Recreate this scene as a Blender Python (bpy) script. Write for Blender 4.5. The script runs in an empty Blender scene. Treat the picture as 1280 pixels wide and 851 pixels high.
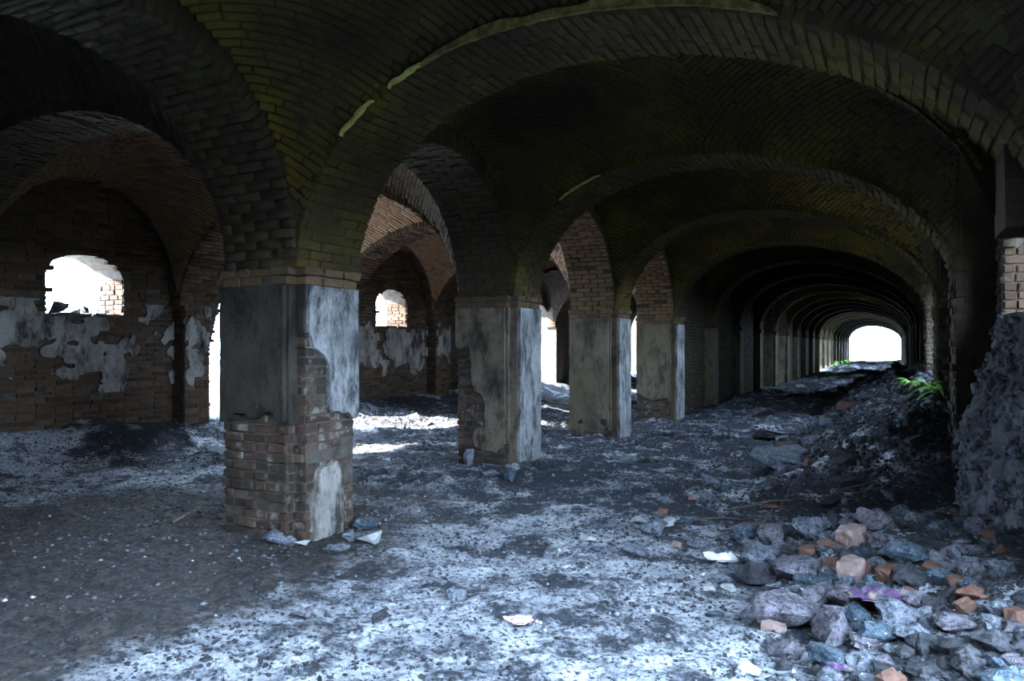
import bpy, bmesh, math, random
import numpy as np
from mathutils import Vector, Matrix

random.seed(7)
RNG = np.random.default_rng(11)
SC = bpy.context.scene
COL = SC.collection

# ------------------------------------------------------------------ camera
F_PX, YAW, HOR, CAM_H = 918.0, 0.481, 434.0, 1.6
cam_d = bpy.data.cameras.new('camera')
cam = bpy.data.objects.new('camera', cam_d)
COL.objects.link(cam)
cam.location = (0, 0, CAM_H)
cam.rotation_euler = (math.pi / 2, 0, YAW)
cam_d.sensor_width = 36.0
cam_d.lens = F_PX / 1280 * 36.0
cam_d.shift_y = (HOR - 425.5) / 1280
cam_d.clip_start, cam_d.clip_end = 0.05, 500
SC.camera = cam

# ------------------------------------------------------------------ world, sun, exposure
world = bpy.data.worlds.new('overcast_sky')
SC.world = world
world.use_nodes = True
bg = world.node_tree.nodes['Background']
bg.inputs['Color'].default_value = (0.54, 0.74, 1.0, 1)
bg.inputs['Strength'].default_value = 34.0
sun_d = bpy.data.lights.new('sun', 'SUN')
sun_d.energy = 70.0
sun_d.angle = math.radians(1.0)
sun_d.color = (1.0, 0.93, 0.84)
sun = bpy.data.objects.new('sun', sun_d)
COL.objects.link(sun)
sun.location = (-20, -15, 25)
sun.rotation_euler = Vector((0.72, 0.42, -0.45)).to_track_quat('-Z', 'Y').to_euler()
SC.view_settings.view_transform = 'Standard'
SC.view_settings.look = 'None'
SC.view_settings.gamma = 1.0
SC.view_settings.use_curve_mapping = False
SC.view_settings.exposure = 0.70
SC.cycles.use_denoising = True
SC.cycles.max_bounces = 8
SC.cycles.diffuse_bounces = 5
SC.cycles.caustics_reflective = False
SC.cycles.caustics_refractive = False


def portal(name, loc, direction, sx, sy):
    """daylight portal in a wall opening or the added roof hole (guides the sky sampling, emits nothing itself)"""
    l = bpy.data.lights.new(name, 'AREA')
    l.shape = 'RECTANGLE'
    l.size, l.size_y = sx, sy
    l.cycles.is_portal = True
    o = bpy.data.objects.new(name, l)
    COL.objects.link(o)
    o.location = loc
    o.rotation_euler = Vector(direction).to_track_quat('-Z', 'Z').to_euler()
    return o


# ------------------------------------------------------------------ layout constants
Y1, S, PT = 4.475, 3.82, 0.80          # first pier, bay length, pier depth
XL, XR = -5.15, -4.30                  # arcade pier faces
ZS, RISE = 2.25, 1.52                  # springing and rise of the nave arches
XWL = -10.90                           # left wall face
XPL = -10.60                           # left pilaster face
XWR = 0.86                             # right wall face
NB = 22


def Yk(k): return Y1 + S * k
def XT(k): return 0.68 if k <= 0 else 0.51
def bay_c(b): return Yk(b - 1) + PT + (S - PT) / 2


# ------------------------------------------------------------------ noise
def _hash(ix, iy, seed):
    ix = ix.astype(np.int64); iy = iy.astype(np.int64)
    h = (ix * 374761393 + iy * 668265263 + seed * 1442695041) & 0xFFFFFFFF
    h = ((h ^ (h >> 13)) * 1274126177) & 0xFFFFFFFF
    return ((h ^ (h >> 16)) & 0xFFFF) / 65535.0


def vnoise(x, y, seed=0):
    x = np.asarray(x, float); y = np.asarray(y, float)
    ix, iy = np.floor(x), np.floor(y)
    fx, fy = x - ix, y - iy
    fx = fx * fx * (3 - 2 * fx); fy = fy * fy * (3 - 2 * fy)
    a = _hash(ix, iy, seed); b = _hash(ix + 1, iy, seed)
    c = _hash(ix, iy + 1, seed); d = _hash(ix + 1, iy + 1, seed)
    return (a * (1 - fx) + b * fx) * (1 - fy) + (c * (1 - fx) + d * fx) * fy


def fbm(x, y, seed=0, oct=4):
    t, amp, tot = 0, 1.0, 0
    for o in range(oct):
        t = t + amp * vnoise(np.asarray(x) * 2 ** o, np.asarray(y) * 2 ** o, seed + o * 17)
        tot += amp; amp *= 0.5
    return t / tot


def sstep(a, b, x):
    t = np.clip((np.asarray(x, float) - a) / (b - a), 0, 1)
    return t * t * (3 - 2 * t)


# ------------------------------------------------------------------ ground height
def heap_mask(x, y):
    # rubble heap in the foreground, against the right wall
    tx = -1.33 + (5.78 - y) * 0.33            # toe line
    d = x - tx
    m = sstep(0.0, 1.5, d) * sstep(3.2, 3.9, y) * (1 - sstep(5.9, 6.9, y))
    return m


def bank_mask(x, y):
    toe = -1.75 + 0.25 * np.sin(np.asarray(y) * 0.9) + 0.02 * (np.asarray(y) - 10)
    return sstep(0, 1.9, x - toe) * sstep(7.4, 9.2, y) * (1 - 0.65 * sstep(20, 34, y))


def height(x, y):
    x = np.asarray(x, float); y = np.asarray(y, float)
    h = 0.10 * (fbm(x * 0.7, y * 0.7, 3, 3) - 0.5) + 0.05 * (fbm(x * 3, y * 3, 9, 3) - 0.5)
    clod = sstep(0.50, 0.74, fbm(x * 1.1 + 5, y * 1.1, 21, 3))
    mid = sstep(5.2, 8.0, y)
    h = h + clod * (0.02 + 0.05 * mid) * (0.3 + 1.2 * vnoise(x * 9, y * 9, 31))
    h = h + 0.022 * (vnoise(x * 13, y * 13, 41) - .5) + 0.014 * (vnoise(x * 27, y * 27, 43) - 0.5)
    h = h + 0.42 * heap_mask(x, y) * (0.85 + 0.4 * (fbm(x * 2, y * 2, 51, 2) - .5))
    h = h + 1.05 * bank_mask(x, y) * (0.85 + 0.5 * (fbm(x * 1.3, y * 1.3, 61, 3) - .5)) \
        + 0.16 * bank_mask(x, y) * (vnoise(x * 5, y * 5, 65) - .5)
    far = sstep(15.5, 20, y) * sstep(-4.6, -3.6, x)
    h = h + far * 0.26 * sstep(0.42, 0.75, fbm(x * 0.7, y * 0.45, 71, 3)) + far * 0.14 * (vnoise(x * 2.3, y * 2.3, 73) - .4)
    wl = 1 - sstep(0.0, 1.6, x - XWL)
    aisle = 1 - sstep(-6.6, -5.6, x)
    h = h + 0.34 * wl * (0.5 + fbm(x, y * 0.8, 81, 2)) * sstep(3, 6, y)
    h = h + aisle * sstep(8.0, 11.5, y) * 0.16 * (fbm(x * 1.6, y * 1.6, 83, 3) - 0.2)
    return h


def ray(px, py):
    a, b = (px - 640) / F_PX, (HOR - py) / F_PX
    s, c = math.sin(YAW), math.cos(YAW)
    return np.array([a * c - s, a * s + c, b])


def on_ground(px, py):
    d = ray(px, py)
    T = np.arange(1.0, 60.0, 0.01)
    P = d[None] * T[:, None]
    hit = np.nonzero(P[:, 2] + CAM_H < height(P[:, 0], P[:, 1]))[0]
    i = int(hit[0]) if len(hit) else len(T) - 1
    return P[i, 0], P[i, 1], float(height(P[i, 0], P[i, 1])), T[i]


# ------------------------------------------------------------------ materials
def new_mat(name):
    m = bpy.data.materials.new(name)
    m.use_nodes = True
    nt = m.node_tree
    for n in list(nt.nodes): nt.nodes.remove(n)
    out = nt.nodes.new('ShaderNodeOutputMaterial')
    b = nt.nodes.new('ShaderNodeBsdfPrincipled')
    nt.links.new(b.outputs[0], out.inputs[0])
    return m, nt, b


def N(nt, kind, **kw):
    n = nt.nodes.new(kind)
    for k, v in kw.items():
        if k in n.inputs: n.inputs[k].default_value = v
        else: setattr(n, k, v)
    return n


def noise(nt, scale, detail=4, rough=0.6, stretch=None, obj=False):
    if obj:
        g = nt.nodes.new('ShaderNodeTexCoord'); src = g.outputs['Object']
    else:
        g = nt.nodes.new('ShaderNodeNewGeometry'); src = g.outputs['Position']
    if stretch:
        mp = nt.nodes.new('ShaderNodeMapping'); mp.inputs['Scale'].default_value = stretch
        nt.links.new(src, mp.inputs[0]); src = mp.outputs[0]
    n = N(nt, 'ShaderNodeTexNoise', Scale=scale, Detail=detail, Roughness=rough)
    nt.links.new(src, n.inputs['Vector'])
    return n.outputs[0]


def ramp(nt, src, stops):
    r = nt.nodes.new('ShaderNodeValToRGB')
    e = r.color_ramp.elements
    while len(e) > 1: e.remove(e[-1])
    e[0].position = stops[0][0]; e[0].color = (*stops[0][1], 1) if len(stops[0][1]) == 3 else stops[0][1]
    for p, c in stops[1:]:
        k = e.new(p); k.color = (*c, 1)
    nt.links.new(src, r.inputs[0])
    return r.outputs[0]


def gray(v): return (v, v, v)


def mixc(nt, fac, a, b):
    m = nt.nodes.new('ShaderNodeMix'); m.data_type = 'RGBA'
    if isinstance(fac, (int, float)): m.inputs[0].default_value = fac
    else: nt.links.new(fac, m.inputs[0])
    for i, s in ((6, a), (7, b)):
        if isinstance(s, tuple): m.inputs[i].default_value = (*s, 1)
        else: nt.links.new(s, m.inputs[i])
    return m.outputs[2]


def bump(nt, bsdf, src, strength=0.5, dist=0.01):
    b = N(nt, 'ShaderNodeBump', Strength=strength, Distance=dist)
    nt.links.new(src, b.inputs['Height'])
    nt.links.new(b.outputs[0], bsdf.inputs['Normal'])


def rnd(nt):
    oi = nt.nodes.new('ShaderNodeObjectInfo'); g = nt.nodes.new('ShaderNodeNewGeometry')
    a = N(nt, 'ShaderNodeMath', operation='ADD'); f = N(nt, 'ShaderNodeMath', operation='FRACT')
    nt.links.new(oi.outputs['Random'], a.inputs[0]); nt.links.new(g.outputs['Random Per Island'], a.inputs[1])
    nt.links.new(a.outputs[0], f.inputs[0])
    return f.outputs[0]


def brick_mat(name, cols, stain, stain_lo=0.45, stain_hi=0.7, stain_scale=1.3, extra=None, rough=0.9):
    m, nt, b = new_mat(name)
    n = len(cols)
    c = ramp(nt, rnd(nt), [(i / max(1, n - 1), col) for i, col in enumerate(cols)])
    spot = ramp(nt, noise(nt, 38, 5, 0.7), [(0.35, gray(0.55)), (0.7, gray(1.25))])
    mm = nt.nodes.new('ShaderNodeMix'); mm.data_type = 'RGBA'; mm.blend_type = 'MULTIPLY'; mm.inputs[0].default_value = 0.8
    nt.links.new(c, mm.inputs[6]); nt.links.new(spot, mm.inputs[7])
    c = mm.outputs[2]
    st = ramp(nt, noise(nt, stain_scale, 6, 0.65), [(stain_lo, gray(0)), (stain_hi, gray(1))])
    c = mixc(nt, st, c, stain)
    if extra:
        col, lo, hi, sc = extra
        e = ramp(nt, noise(nt, sc, 5, 0.6), [(lo, gray(0)), (hi, gray(1))])
        c = mixc(nt, e, c, col)
    nt.links.new(c, b.inputs['Base Color'])
    b.inputs['Roughness'].default_value = rough
    b.inputs['Specular IOR Level'].default_value = 0.25
    bump(nt, b, noise(nt, 55, 6, 0.7), 0.7, 0.012)
    return m


def flat_mat(name, c1, c2, scale=8, lo=0.35, hi=0.65, rough=0.92, bs=30, bstr=0.6, bdist=0.012, obj=False, spec=0.25):
    m, nt, b = new_mat(name)
    c = ramp(nt, noise(nt, scale, 6, 0.65, obj=obj), [(lo, c1), (hi, c2)])
    nt.links.new(c, b.inputs['Base Color'])
    b.inputs['Roughness'].default_value = rough
    b.inputs['Specular IOR Level'].default_value = spec
    bump(nt, b, noise(nt, bs, 6, 0.7, obj=obj), bstr, bdist)
    return m


M = {}
M['brick'] = brick_mat('weathered_brick', [(.060, .033, .018), (.10, .058, .030), (.13, .08, .044), (.075, .043, .023)], (.085, .058, .028))
M['brick_pier'] = brick_mat('pier_brick', [(.036, .018, .012), (.072, .042, .028), (.11, .072, .050), (.05, .026, .018), (.088, .052, .036)], (.026, .020, .016), .42, .60, 2.6,
                           extra=((.16, .14, .12), .56, .66, 5.0))
M['brick_wall'] = brick_mat('aisle_wall_brick', [(.036, .019, .010), (.068, .038, .021), (.11, .069, .041), (.048, .026, .014), (.086, .052, .029)], (.036, .022, .013), .5, .72)
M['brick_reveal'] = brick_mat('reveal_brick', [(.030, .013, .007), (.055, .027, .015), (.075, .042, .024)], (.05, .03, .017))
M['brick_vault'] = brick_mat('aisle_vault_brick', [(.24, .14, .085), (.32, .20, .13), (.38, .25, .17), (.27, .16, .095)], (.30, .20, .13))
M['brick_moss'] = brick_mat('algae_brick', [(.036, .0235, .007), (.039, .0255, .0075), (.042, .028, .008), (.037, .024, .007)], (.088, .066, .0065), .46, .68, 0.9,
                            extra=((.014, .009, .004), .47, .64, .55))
M['brick_dark'] = brick_mat('dark_brick', [(.024, .017, .011), (.035, .025, .016), (.046, .033, .021)], (.036, .029, .013))  # darkest brick tone, also used as painted dimness in the near aisle
M['mortar'] = flat_mat('lime_mortar', (.035, .03, .025), (.085, .072, .06), 9)
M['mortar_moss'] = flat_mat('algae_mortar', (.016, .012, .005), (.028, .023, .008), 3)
M['soil'] = None


def plaster_mat(name, light, dark, soot, moss=None):
    m, nt, b = new_mat(name)
    c = ramp(nt, noise(nt, 2.2, 7, 0.7), [(0.32, dark), (0.55, light), (0.75, tuple(x * 1.2 for x in light))])
    st = ramp(nt, noise(nt, 4.0, 8, 0.75, stretch=(1, 1, 0.4)), [(0.46, gray(0)), (0.60, gray(1))])
    c = mixc(nt, st, c, soot)
    sp = ramp(nt, noise(nt, 26, 5, 0.75), [(0.56, gray(0)), (0.72, gray(.8))])
    c = mixc(nt, sp, c, tuple(x * 0.45 for x in dark))
    if moss:
        ms = ramp(nt, noise(nt, 1.1, 5, 0.6), [(0.42, gray(0)), (0.66, gray(.9))])
        c = mixc(nt, ms, c, moss)
    nt.links.new(c, b.inputs['Base Color'])
    b.inputs['Roughness'].default_value = 0.88
    b.inputs['Specular IOR Level'].default_value = 0.3
    bump(nt, b, noise(nt, 16, 8, 0.72), 0.7, 0.02)
    return m


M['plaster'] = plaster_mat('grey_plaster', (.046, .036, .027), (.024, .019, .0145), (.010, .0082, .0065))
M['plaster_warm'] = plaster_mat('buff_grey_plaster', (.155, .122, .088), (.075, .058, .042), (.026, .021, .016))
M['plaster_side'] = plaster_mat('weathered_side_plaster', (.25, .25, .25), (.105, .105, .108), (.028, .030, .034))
M['plaster_pale'] = plaster_mat('pale_plaster', (.24, .22, .20), (.10, .09, .08), (.025, .021, .018))
M['plaster_dark'] = plaster_mat('stained_plaster', (.13, .105, .075), (.065, .05, .035), (.03, .024, .017), (.075, .062, .028))


def soil_mat():
    m, nt, b = new_mat('ashy_dust_floor')
    dust = ramp(nt, noise(nt, 2.4, 5, 0.6), [(0.3, (.36, .38, .43)), (0.6, (.62, .64, .69)), (0.75, (.74, .74, .77))])
    fine = ramp(nt, noise(nt, 30, 6, 0.75), [(0.50, gray(0)), (0.60, gray(1))])
    gy = nt.nodes.new('ShaderNodeNewGeometry'); sx = nt.nodes.new('ShaderNodeSeparateXYZ')
    nt.links.new(gy.outputs['Position'], sx.inputs[0])
    zone = N(nt, 'ShaderNodeMapRange'); zone.inputs[1].default_value = 5.6; zone.inputs[2].default_value = 7.6
    zone.inputs[3].default_value = -0.02; zone.inputs[4].default_value = 0.065        # charred debris lies thicker further in
    nt.links.new(sx.outputs['Y'], zone.inputs[0])
    ca = N(nt, 'ShaderNodeMath', operation='ADD')
    nt.links.new(noise(nt, 1.6, 8, 0.75), ca.inputs[0]); nt.links.new(zone.outputs[0], ca.inputs[1])
    coarse = ramp(nt, ca.outputs[0], [(0.46, gray(0)), (0.55, gray(1))])
    mid = ramp(nt, noise(nt, 7, 6, 0.75), [(0.55, gray(0)), (0.66, gray(1))])
    ch = (.022, .026, .034)
    c = mixc(nt, coarse, dust, (.055, .06, .075))
    # darker brown patch between the nearest pier and the aisle, ragged border
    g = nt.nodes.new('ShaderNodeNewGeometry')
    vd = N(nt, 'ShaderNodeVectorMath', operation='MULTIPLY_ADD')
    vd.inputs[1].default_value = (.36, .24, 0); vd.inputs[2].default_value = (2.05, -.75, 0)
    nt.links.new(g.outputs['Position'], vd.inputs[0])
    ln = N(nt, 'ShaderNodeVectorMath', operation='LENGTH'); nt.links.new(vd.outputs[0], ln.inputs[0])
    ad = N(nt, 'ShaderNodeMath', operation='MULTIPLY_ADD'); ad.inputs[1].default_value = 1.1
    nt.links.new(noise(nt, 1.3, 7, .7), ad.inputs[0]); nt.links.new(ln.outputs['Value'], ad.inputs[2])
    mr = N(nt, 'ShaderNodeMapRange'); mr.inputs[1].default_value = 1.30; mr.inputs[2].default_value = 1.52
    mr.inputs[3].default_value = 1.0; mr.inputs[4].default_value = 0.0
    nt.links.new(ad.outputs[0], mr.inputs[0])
    brown_patch = ramp(nt, noise(nt, 11, 6, .7), [(0.35, (.030, .026, .024)), (0.7, (.14, .115, .10))])
    c = mixc(nt, mr.outputs[0], c, brown_patch)
    c = mixc(nt, mid, c, (.045, .055, .075))
    c = mixc(nt, fine, c, ch)
    nt.links.new(c, b.inputs['Base Color'])
    b.inputs['Roughness'].default_value = 0.9
    b.inputs['Specular IOR Level'].default_value = 0.25
    a = N(nt, 'ShaderNodeMath', operation='ADD')
    nt.links.new(noise(nt, 30, 8, 0.75), a.inputs[0]); nt.links.new(noise(nt, 9, 6, 0.7), a.inputs[1])
    bump(nt, b, a.outputs[0], 1.0, 0.05)
    return m


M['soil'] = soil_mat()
def rock_mat(name, c1, c2, fleck=(.55, .55, .57), amount=.62):
    m, nt, b = new_mat(name)
    c = ramp(nt, noise(nt, 7, 7, 0.7), [(0.32, c1), (0.68, c2)])
    d = ramp(nt, noise(nt, 34, 5, 0.75), [(0.40, gray(.9)), (0.52, gray(0))])
    c = mixc(nt, d, c, tuple(x * .35 for x in c1))
    f = ramp(nt, noise(nt, 48, 4, 0.7), [(amount, gray(0)), (amount + .05, gray(.9))])
    c = mixc(nt, f, c, fleck)
    nt.links.new(c, b.inputs['Base Color'])
    b.inputs['Roughness'].default_value = 0.85
    b.inputs['Specular IOR Level'].default_value = 0.3
    a = N(nt, 'ShaderNodeMath', operation='ADD')
    nt.links.new(noise(nt, 40, 6, 0.75), a.inputs[0]); nt.links.new(noise(nt, 12, 5, 0.7), a.inputs[1])
    bump(nt, b, a.outputs[0], 1.0, 0.03)
    return m


M['rock'] = rock_mat('grey_rubble', (.075, .085, .11), (.28, .30, .35))
M['rock_blue'] = rock_mat('slate_blue_rubble', (.03, .048, .068), (.13, .175, .22))
M['rock_mauve'] = rock_mat('mauve_rubble', (.075, .07, .085), (.24, .22, .255))
M['rock_dark'] = rock_mat('charred_rubble', (.02, .022, .028), (.09, .09, .10), (.18, .18, .19), .66)
M['mound'] = plaster_mat('fallen_mortar', (.15, .155, .17), (.025, .025, .028), (.012, .012, .014))
M['rock_pale'] = flat_mat('pale_plaster_rubble', (.22, .22, .225), (.42, .41, .40), 7, .3, .7, bs=22, bstr=.7, bdist=.012)
M['brick_red'] = flat_mat('red_brick_rubble', (.12, .055, .04), (.25, .125, .095), 9, .3, .7, bs=40, bstr=.6)
M['brick_pink'] = flat_mat('pinkish_brick_rubble', (.15, .09, .075), (.36, .27, .25), 6, .35, .65, bs=40, bstr=.6)
M['brick_brown'] = flat_mat('brown_brick_rubble', (.07, .035, .026), (.16, .085, .062), 8, .3, .7, bs=40, bstr=.6)
M['paper'] = flat_mat('white_paper', (.80, .80, .80), (.92, .92, .92), 9, .3, .7, bs=14, bstr=.2)
M['paper_pink'] = flat_mat('pinkish_paper', (.50, .34, .32), (.66, .58, .57), 14, .45, .6, bs=14, bstr=.2)
M['twig'] = flat_mat('dry_wood', (.05, .04, .035), (.15, .12, .10), 12)
M['leaf'] = flat_mat('fern_green', (.10, .24, .04), (.22, .42, .09), 6, rough=.6, bstr=.1)
M['leaf_dark'] = flat_mat('shrub_green', (.05, .13, .03), (.12, .26, .05), 6, rough=.6, bstr=.1)
M['outside'] = flat_mat('outdoor_grass_ground', (.025, .035, .012), (.05, .055, .025), 1.5)
M['yard'] = flat_mat('pale_gravel_yard', (.34, .32, .28), (.46, .44, .40), 1.5)
M['roof'] = flat_mat('roof_rubble_fill', (.10, .09, .08), (.16, .14, .12), 3)


def wrapper_mat():
    m, nt, b = new_mat('printed_purple_wrapper')
    c = ramp(nt, noise(nt, 9, 2, 0.5), [(0.30, (.30, .26, .05)), (0.42, (.10, .06, .12)), (0.52, (.05, .028, .065)),
                                       (0.60, (.17, .13, .19)), (0.68, (.12, .16, .05)), (0.78, (.32, .30, .34))])
    nt.links.new(c, b.inputs['Base Color']); b.inputs['Roughness'].default_value = 0.4
    return m


M['wrapper'] = wrapper_mat()


# ------------------------------------------------------------------ object helpers
def tag(o, label=None, cat=None, group=None, kind=None):
    if label: o['label'] = label
    if cat: o['category'] = cat
    if group: o['group'] = group
    if kind: o['kind'] = kind
    return o


def empty(name, loc, label=None, cat=None, group=None, kind=None):
    o = bpy.data.objects.new(name, None)
    o.empty_display_size = 0.2
    COL.objects.link(o)
    o.location = loc
    return tag(o, label, cat, group, kind)


def link_mesh(name, me, mat=None, parent=None, loc=None):
    o = bpy.data.objects.new(name, me)
    COL.objects.link(o)
    if mat is not None and not me.materials: me.materials.append(mat)
    if parent is not None: o.parent = parent
    if loc is not None: o.location = loc
    return o


def mesh_np(name, V, Fq):
    """V (n,3) array, Fq list/array of faces (same or mixed length)"""
    me = bpy.data.meshes.new(name)
    if isinstance(Fq, np.ndarray):
        nf, k = Fq.shape
        me.vertices.add(len(V)); me.vertices.foreach_set('co', np.asarray(V, np.float32).ravel())
        me.loops.add(nf * k); me.loops.foreach_set('vertex_index', Fq.astype(np.int32).ravel())
        me.polygons.add(nf); me.polygons.foreach_set('loop_start', np.arange(0, nf * k, k, dtype=np.int32))
        me.update(calc_edges=True); me.validate()
    else:
        me.from_pydata([tuple(v) for v in V], [], Fq); me.update()
    return me


class MB:
    def __init__(self): self.v = []; self.f = []

    def quad(self, a, b, c, d):
        n = len(self.v); self.v += [a, b, c, d]; self.f.append((n, n + 1, n + 2, n + 3))

    def box(self, x0, x1, y0, y1, z0, z1):
        n = len(self.v)
        self.v += [(x0, y0, z0), (x1, y0, z0), (x1, y1, z0), (x0, y1, z0), (x0, y0, z1), (x1, y0, z1), (x1, y1, z1), (x0, y1, z1)]
        for q in ((3, 2, 1, 0), (4, 5, 6, 7), (0, 1, 5, 4), (1, 2, 6, 5), (2, 3, 7, 6), (3, 0, 4, 7)):
            self.f.append(tuple(n + i for i in q))

    def build(self, name, mat, parent=None, off=(0, 0, 0)):
        V = [(a - off[0], b - off[1], c - off[2]) for a, b, c in self.v]
        return link_mesh(name, mesh_np(name, V, self.f), mat, parent)


# ------------------------------------------------------------------ bricks
def brick_variant(i):
    r = random.Random(100 + i)
    bm = bmesh.new()
    bmesh.ops.create_cube(bm, size=1.0)
    for v in bm.verts:
        v.co += Vector((r.uniform(-.02, .015), r.uniform(-.05, .04), r.uniform(-.05, .04)))
    bmesh.ops.bevel(bm, geom=list(bm.edges), offset=0.055, segments=1, affect='EDGES')
    for v in bm.verts:
        v.co += Vector((r.uniform(-.015, .015), r.uniform(-.03, .03), r.uniform(-.03, .03)))
    bmesh.ops.triangulate(bm, faces=bm.faces)
    me = bpy.data.meshes.new('brick')
    bm.to_mesh(me); bm.free()
    return me


BR_N = 8
_br_src = [brick_variant(i) for i in range(BR_N)]
_br_np = []
for me in _br_src:
    v = np.empty(len(me.vertices) * 3); me.vertices.foreach_get('co', v)
    f = np.array([list(p.vertices) for p in me.polygons])
    _br_np.append((v.reshape(-1, 3), f))
_br_cache = {}


def brick_mesh(i, mat):
    key = (i, mat.name)
    if key not in _br_cache:
        me = _br_src[i].copy(); me.materials.append(mat); _br_cache[key] = me
    return _br_cache[key]


def bmx(c, u, v, n, L, H, D, proud=0.0, jit=0.012):
    """4x4 for a brick: face centre c on the surface, u length, v height, n outward"""
    u = np.asarray(u, float); v = np.asarray(v, float); n = np.asarray(n, float)
    a, b, g = RNG.normal(0, jit, 3)
    u2 = u + v * a + n * b; v2 = v - u * a + n * g; n2 = n - u * b - v * g
    m = np.eye(4)
    m[:3, 0] = u2 * L; m[:3, 1] = v2 * H; m[:3, 2] = n2 * D
    m[:3, 3] = np.asarray(c, float) + n * (proud - D / 2)
    return m


CAMP = np.array([0, 0, CAM_H])


def emit_bricks(mats, parent, mat, objects=False, name='brick', limit=300, off=(0, 0, 0), stuff_name='brickwork'):
    if not mats: return
    off = np.asarray(off, float)
    order = list(range(len(mats)))
    rest = order
    if objects:
        order.sort(key=lambda i: np.linalg.norm(mats[i][:3, 3] - CAMP))
        for i in order[:limit]:
            m = mats[i].copy(); m[:3, 3] -= off
            o = bpy.data.objects.new(name, brick_mesh(random.randrange(BR_N), mat))
            COL.objects.link(o); o.parent = parent
            o.matrix_basis = Matrix(m.tolist())
        rest = order[limit:]
    if rest:
        Vs, Fs, n = [], [], 0
        for i in rest:
            v, f = _br_np[random.randrange(BR_N)]
            m = mats[i]
            Vs.append(v @ m[:3, :3].T + m[:3, 3] - off); Fs.append(f + n); n += len(v)
        me = mesh_np(stuff_name, np.vstack(Vs), np.vstack(Fs))
        o = link_mesh(stuff_name, me, mat, parent)
        o['kind'] = 'stuff'


def lay(origin, u, v, n, W, H, keep=None, L=0.27, C=0.08, D=0.10, gap=0.014, z0=0.0, skip=0.015, rough=0.006, out=0.0):
    lift = out
    """running-bond bricks on a plane patch"""
    out = []
    origin, u, v, n = (np.asarray(a, float) for a in (origin, u, v, n))
    rows = int(round(H / C))
    for r in range(rows):
        cv = (r + .5) * C
        s = -L * (0.5 * (r % 2)) - RNG.uniform(0, 0.04)
        while s < W:
            l = L * (1 if RNG.random() > 0.18 else 0.5)
            a, b = max(s, 0), min(s + l, W); s += l
            if b - a < 0.05: continue
            cu = (a + b) / 2
            if keep is not None and not keep(cu, cv + z0): continue
            if RNG.random() < skip: continue
            c = origin + u * cu + v * cv
            out.append(bmx(c, u, v, n, b - a - gap, C - gap * RNG.uniform(.7, 1.3), D, lift + RNG.normal(0, rough)))
    return out


# ------------------------------------------------------------------ plaster skins (marching squares)
def skin(name, origin, u, v, n, W, H, mask, mat, parent, th=0.03, cell=0.03, off=(0, 0, 0), seed=0, base=0.012):
    origin, u, v, n = (np.asarray(a, float) for a in (origin, u, v, n))
    nu, nv = max(2, int(W / cell) + 1), max(2, int(H / cell) + 1)
    U, Vv = np.meshgrid(np.linspace(0, W, nu), np.linspace(0, H, nv), indexing='ij')
    Mk = mask(U, Vv)
    relief = 0.018 * (fbm(U * 4 + seed, Vv * 4, 91 + seed, 3) - .5)
    verts, faces, cache = [], [], {}

    def P(key, a, b, h, top):
        k = (key, top)
        if k not in cache:
            cache[k] = len(verts)
            verts.append(tuple(origin + u * a + v * b + n * ((base + th + h) if top else -0.01) - np.asarray(off)))
        return cache[k]

    for i in range(nu - 1):
        for j in range(nv - 1):
            cs = [(i, j), (i + 1, j), (i + 1, j + 1), (i, j + 1)]
            vals = [Mk[c] for c in cs]
            if max(vals) <= 0: continue
            poly = []
            for q in range(4):
                c0, c1 = cs[q], cs[(q + 1) % 4]
                m0, m1 = vals[q], vals[(q + 1) % 4]
                if m0 > 0: poly.append((c0, U[c0], Vv[c0], relief[c0], False))
                if (m0 > 0) != (m1 > 0):
                    t = m0 / (m0 - m1)
                    key = tuple(sorted((c0, c1)))
                    poly.append((key, U[c0] + t * (U[c1] - U[c0]), Vv[c0] + t * (Vv[c1] - Vv[c0]), relief[c0] - 0.004, True))
            if len(poly) < 3: continue
            faces.append(tuple(P(p[0], p[1], p[2], p[3], True) for p in poly))
            for q in range(len(poly)):
                a, b = poly[q], poly[(q + 1) % len(poly)]
                bord = a[4] and b[4]
                if not bord and not a[4] and not b[4]:
                    (i0, j0), (i1, j1) = a[0], b[0]
                    bord = (i0 == i1 and i0 in (0, nu - 1)) or (j0 == j1 and j0 in (0, nv - 1))
                if bord:
                    faces.append((P(a[0], a[1], a[2], a[3], True), P(a[0], a[1], a[2], a[3], False),
                                  P(b[0], b[1], b[2], b[3], False), P(b[0], b[1], b[2], b[3], True)))
    if not faces: return None
    me = mesh_np(name, verts, faces)
    bm = bmesh.new(); bm.from_mesh(me); bmesh.ops.recalc_face_normals(bm, faces=bm.faces); bm.to_mesh(me); bm.free()
    return link_mesh(name, me, mat, parent)


# ================================================================== STRUCTURE
# ---------------- floor
def spaced(a, b, f):
    out = [a]
    while out[-1] < b: out.append(out[-1] + f(out[-1]))
    return np.array(out)


xs = spaced(-13.0, 3.0, lambda x: 0.03 if -5.2 < x < 1.2 else 0.05)
ys = spaced(-4.0, 92.0, lambda y: 0.05 if y < 2.2 else max(0.028, 0.0052 * y))
GX, GY = np.meshgrid(xs, ys, indexing='ij')
GZ = height(GX, GY)
nx, ny = len(xs), len(ys)
idx = np.arange(nx * ny).reshape(nx, ny)
Fq = np.stack([idx[:-1, :-1], idx[1:, :-1], idx[1:, 1:], idx[:-1, 1:]], -1).reshape(-1, 4)
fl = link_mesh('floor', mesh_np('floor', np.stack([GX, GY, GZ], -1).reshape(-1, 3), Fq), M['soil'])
tag(fl, 'uneven ashy dust floor with dark debris', None, kind='structure')
for p in fl.data.polygons: pass
fl.data.polygons.foreach_set('use_smooth', np.ones(len(fl.data.polygons), bool))

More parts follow.
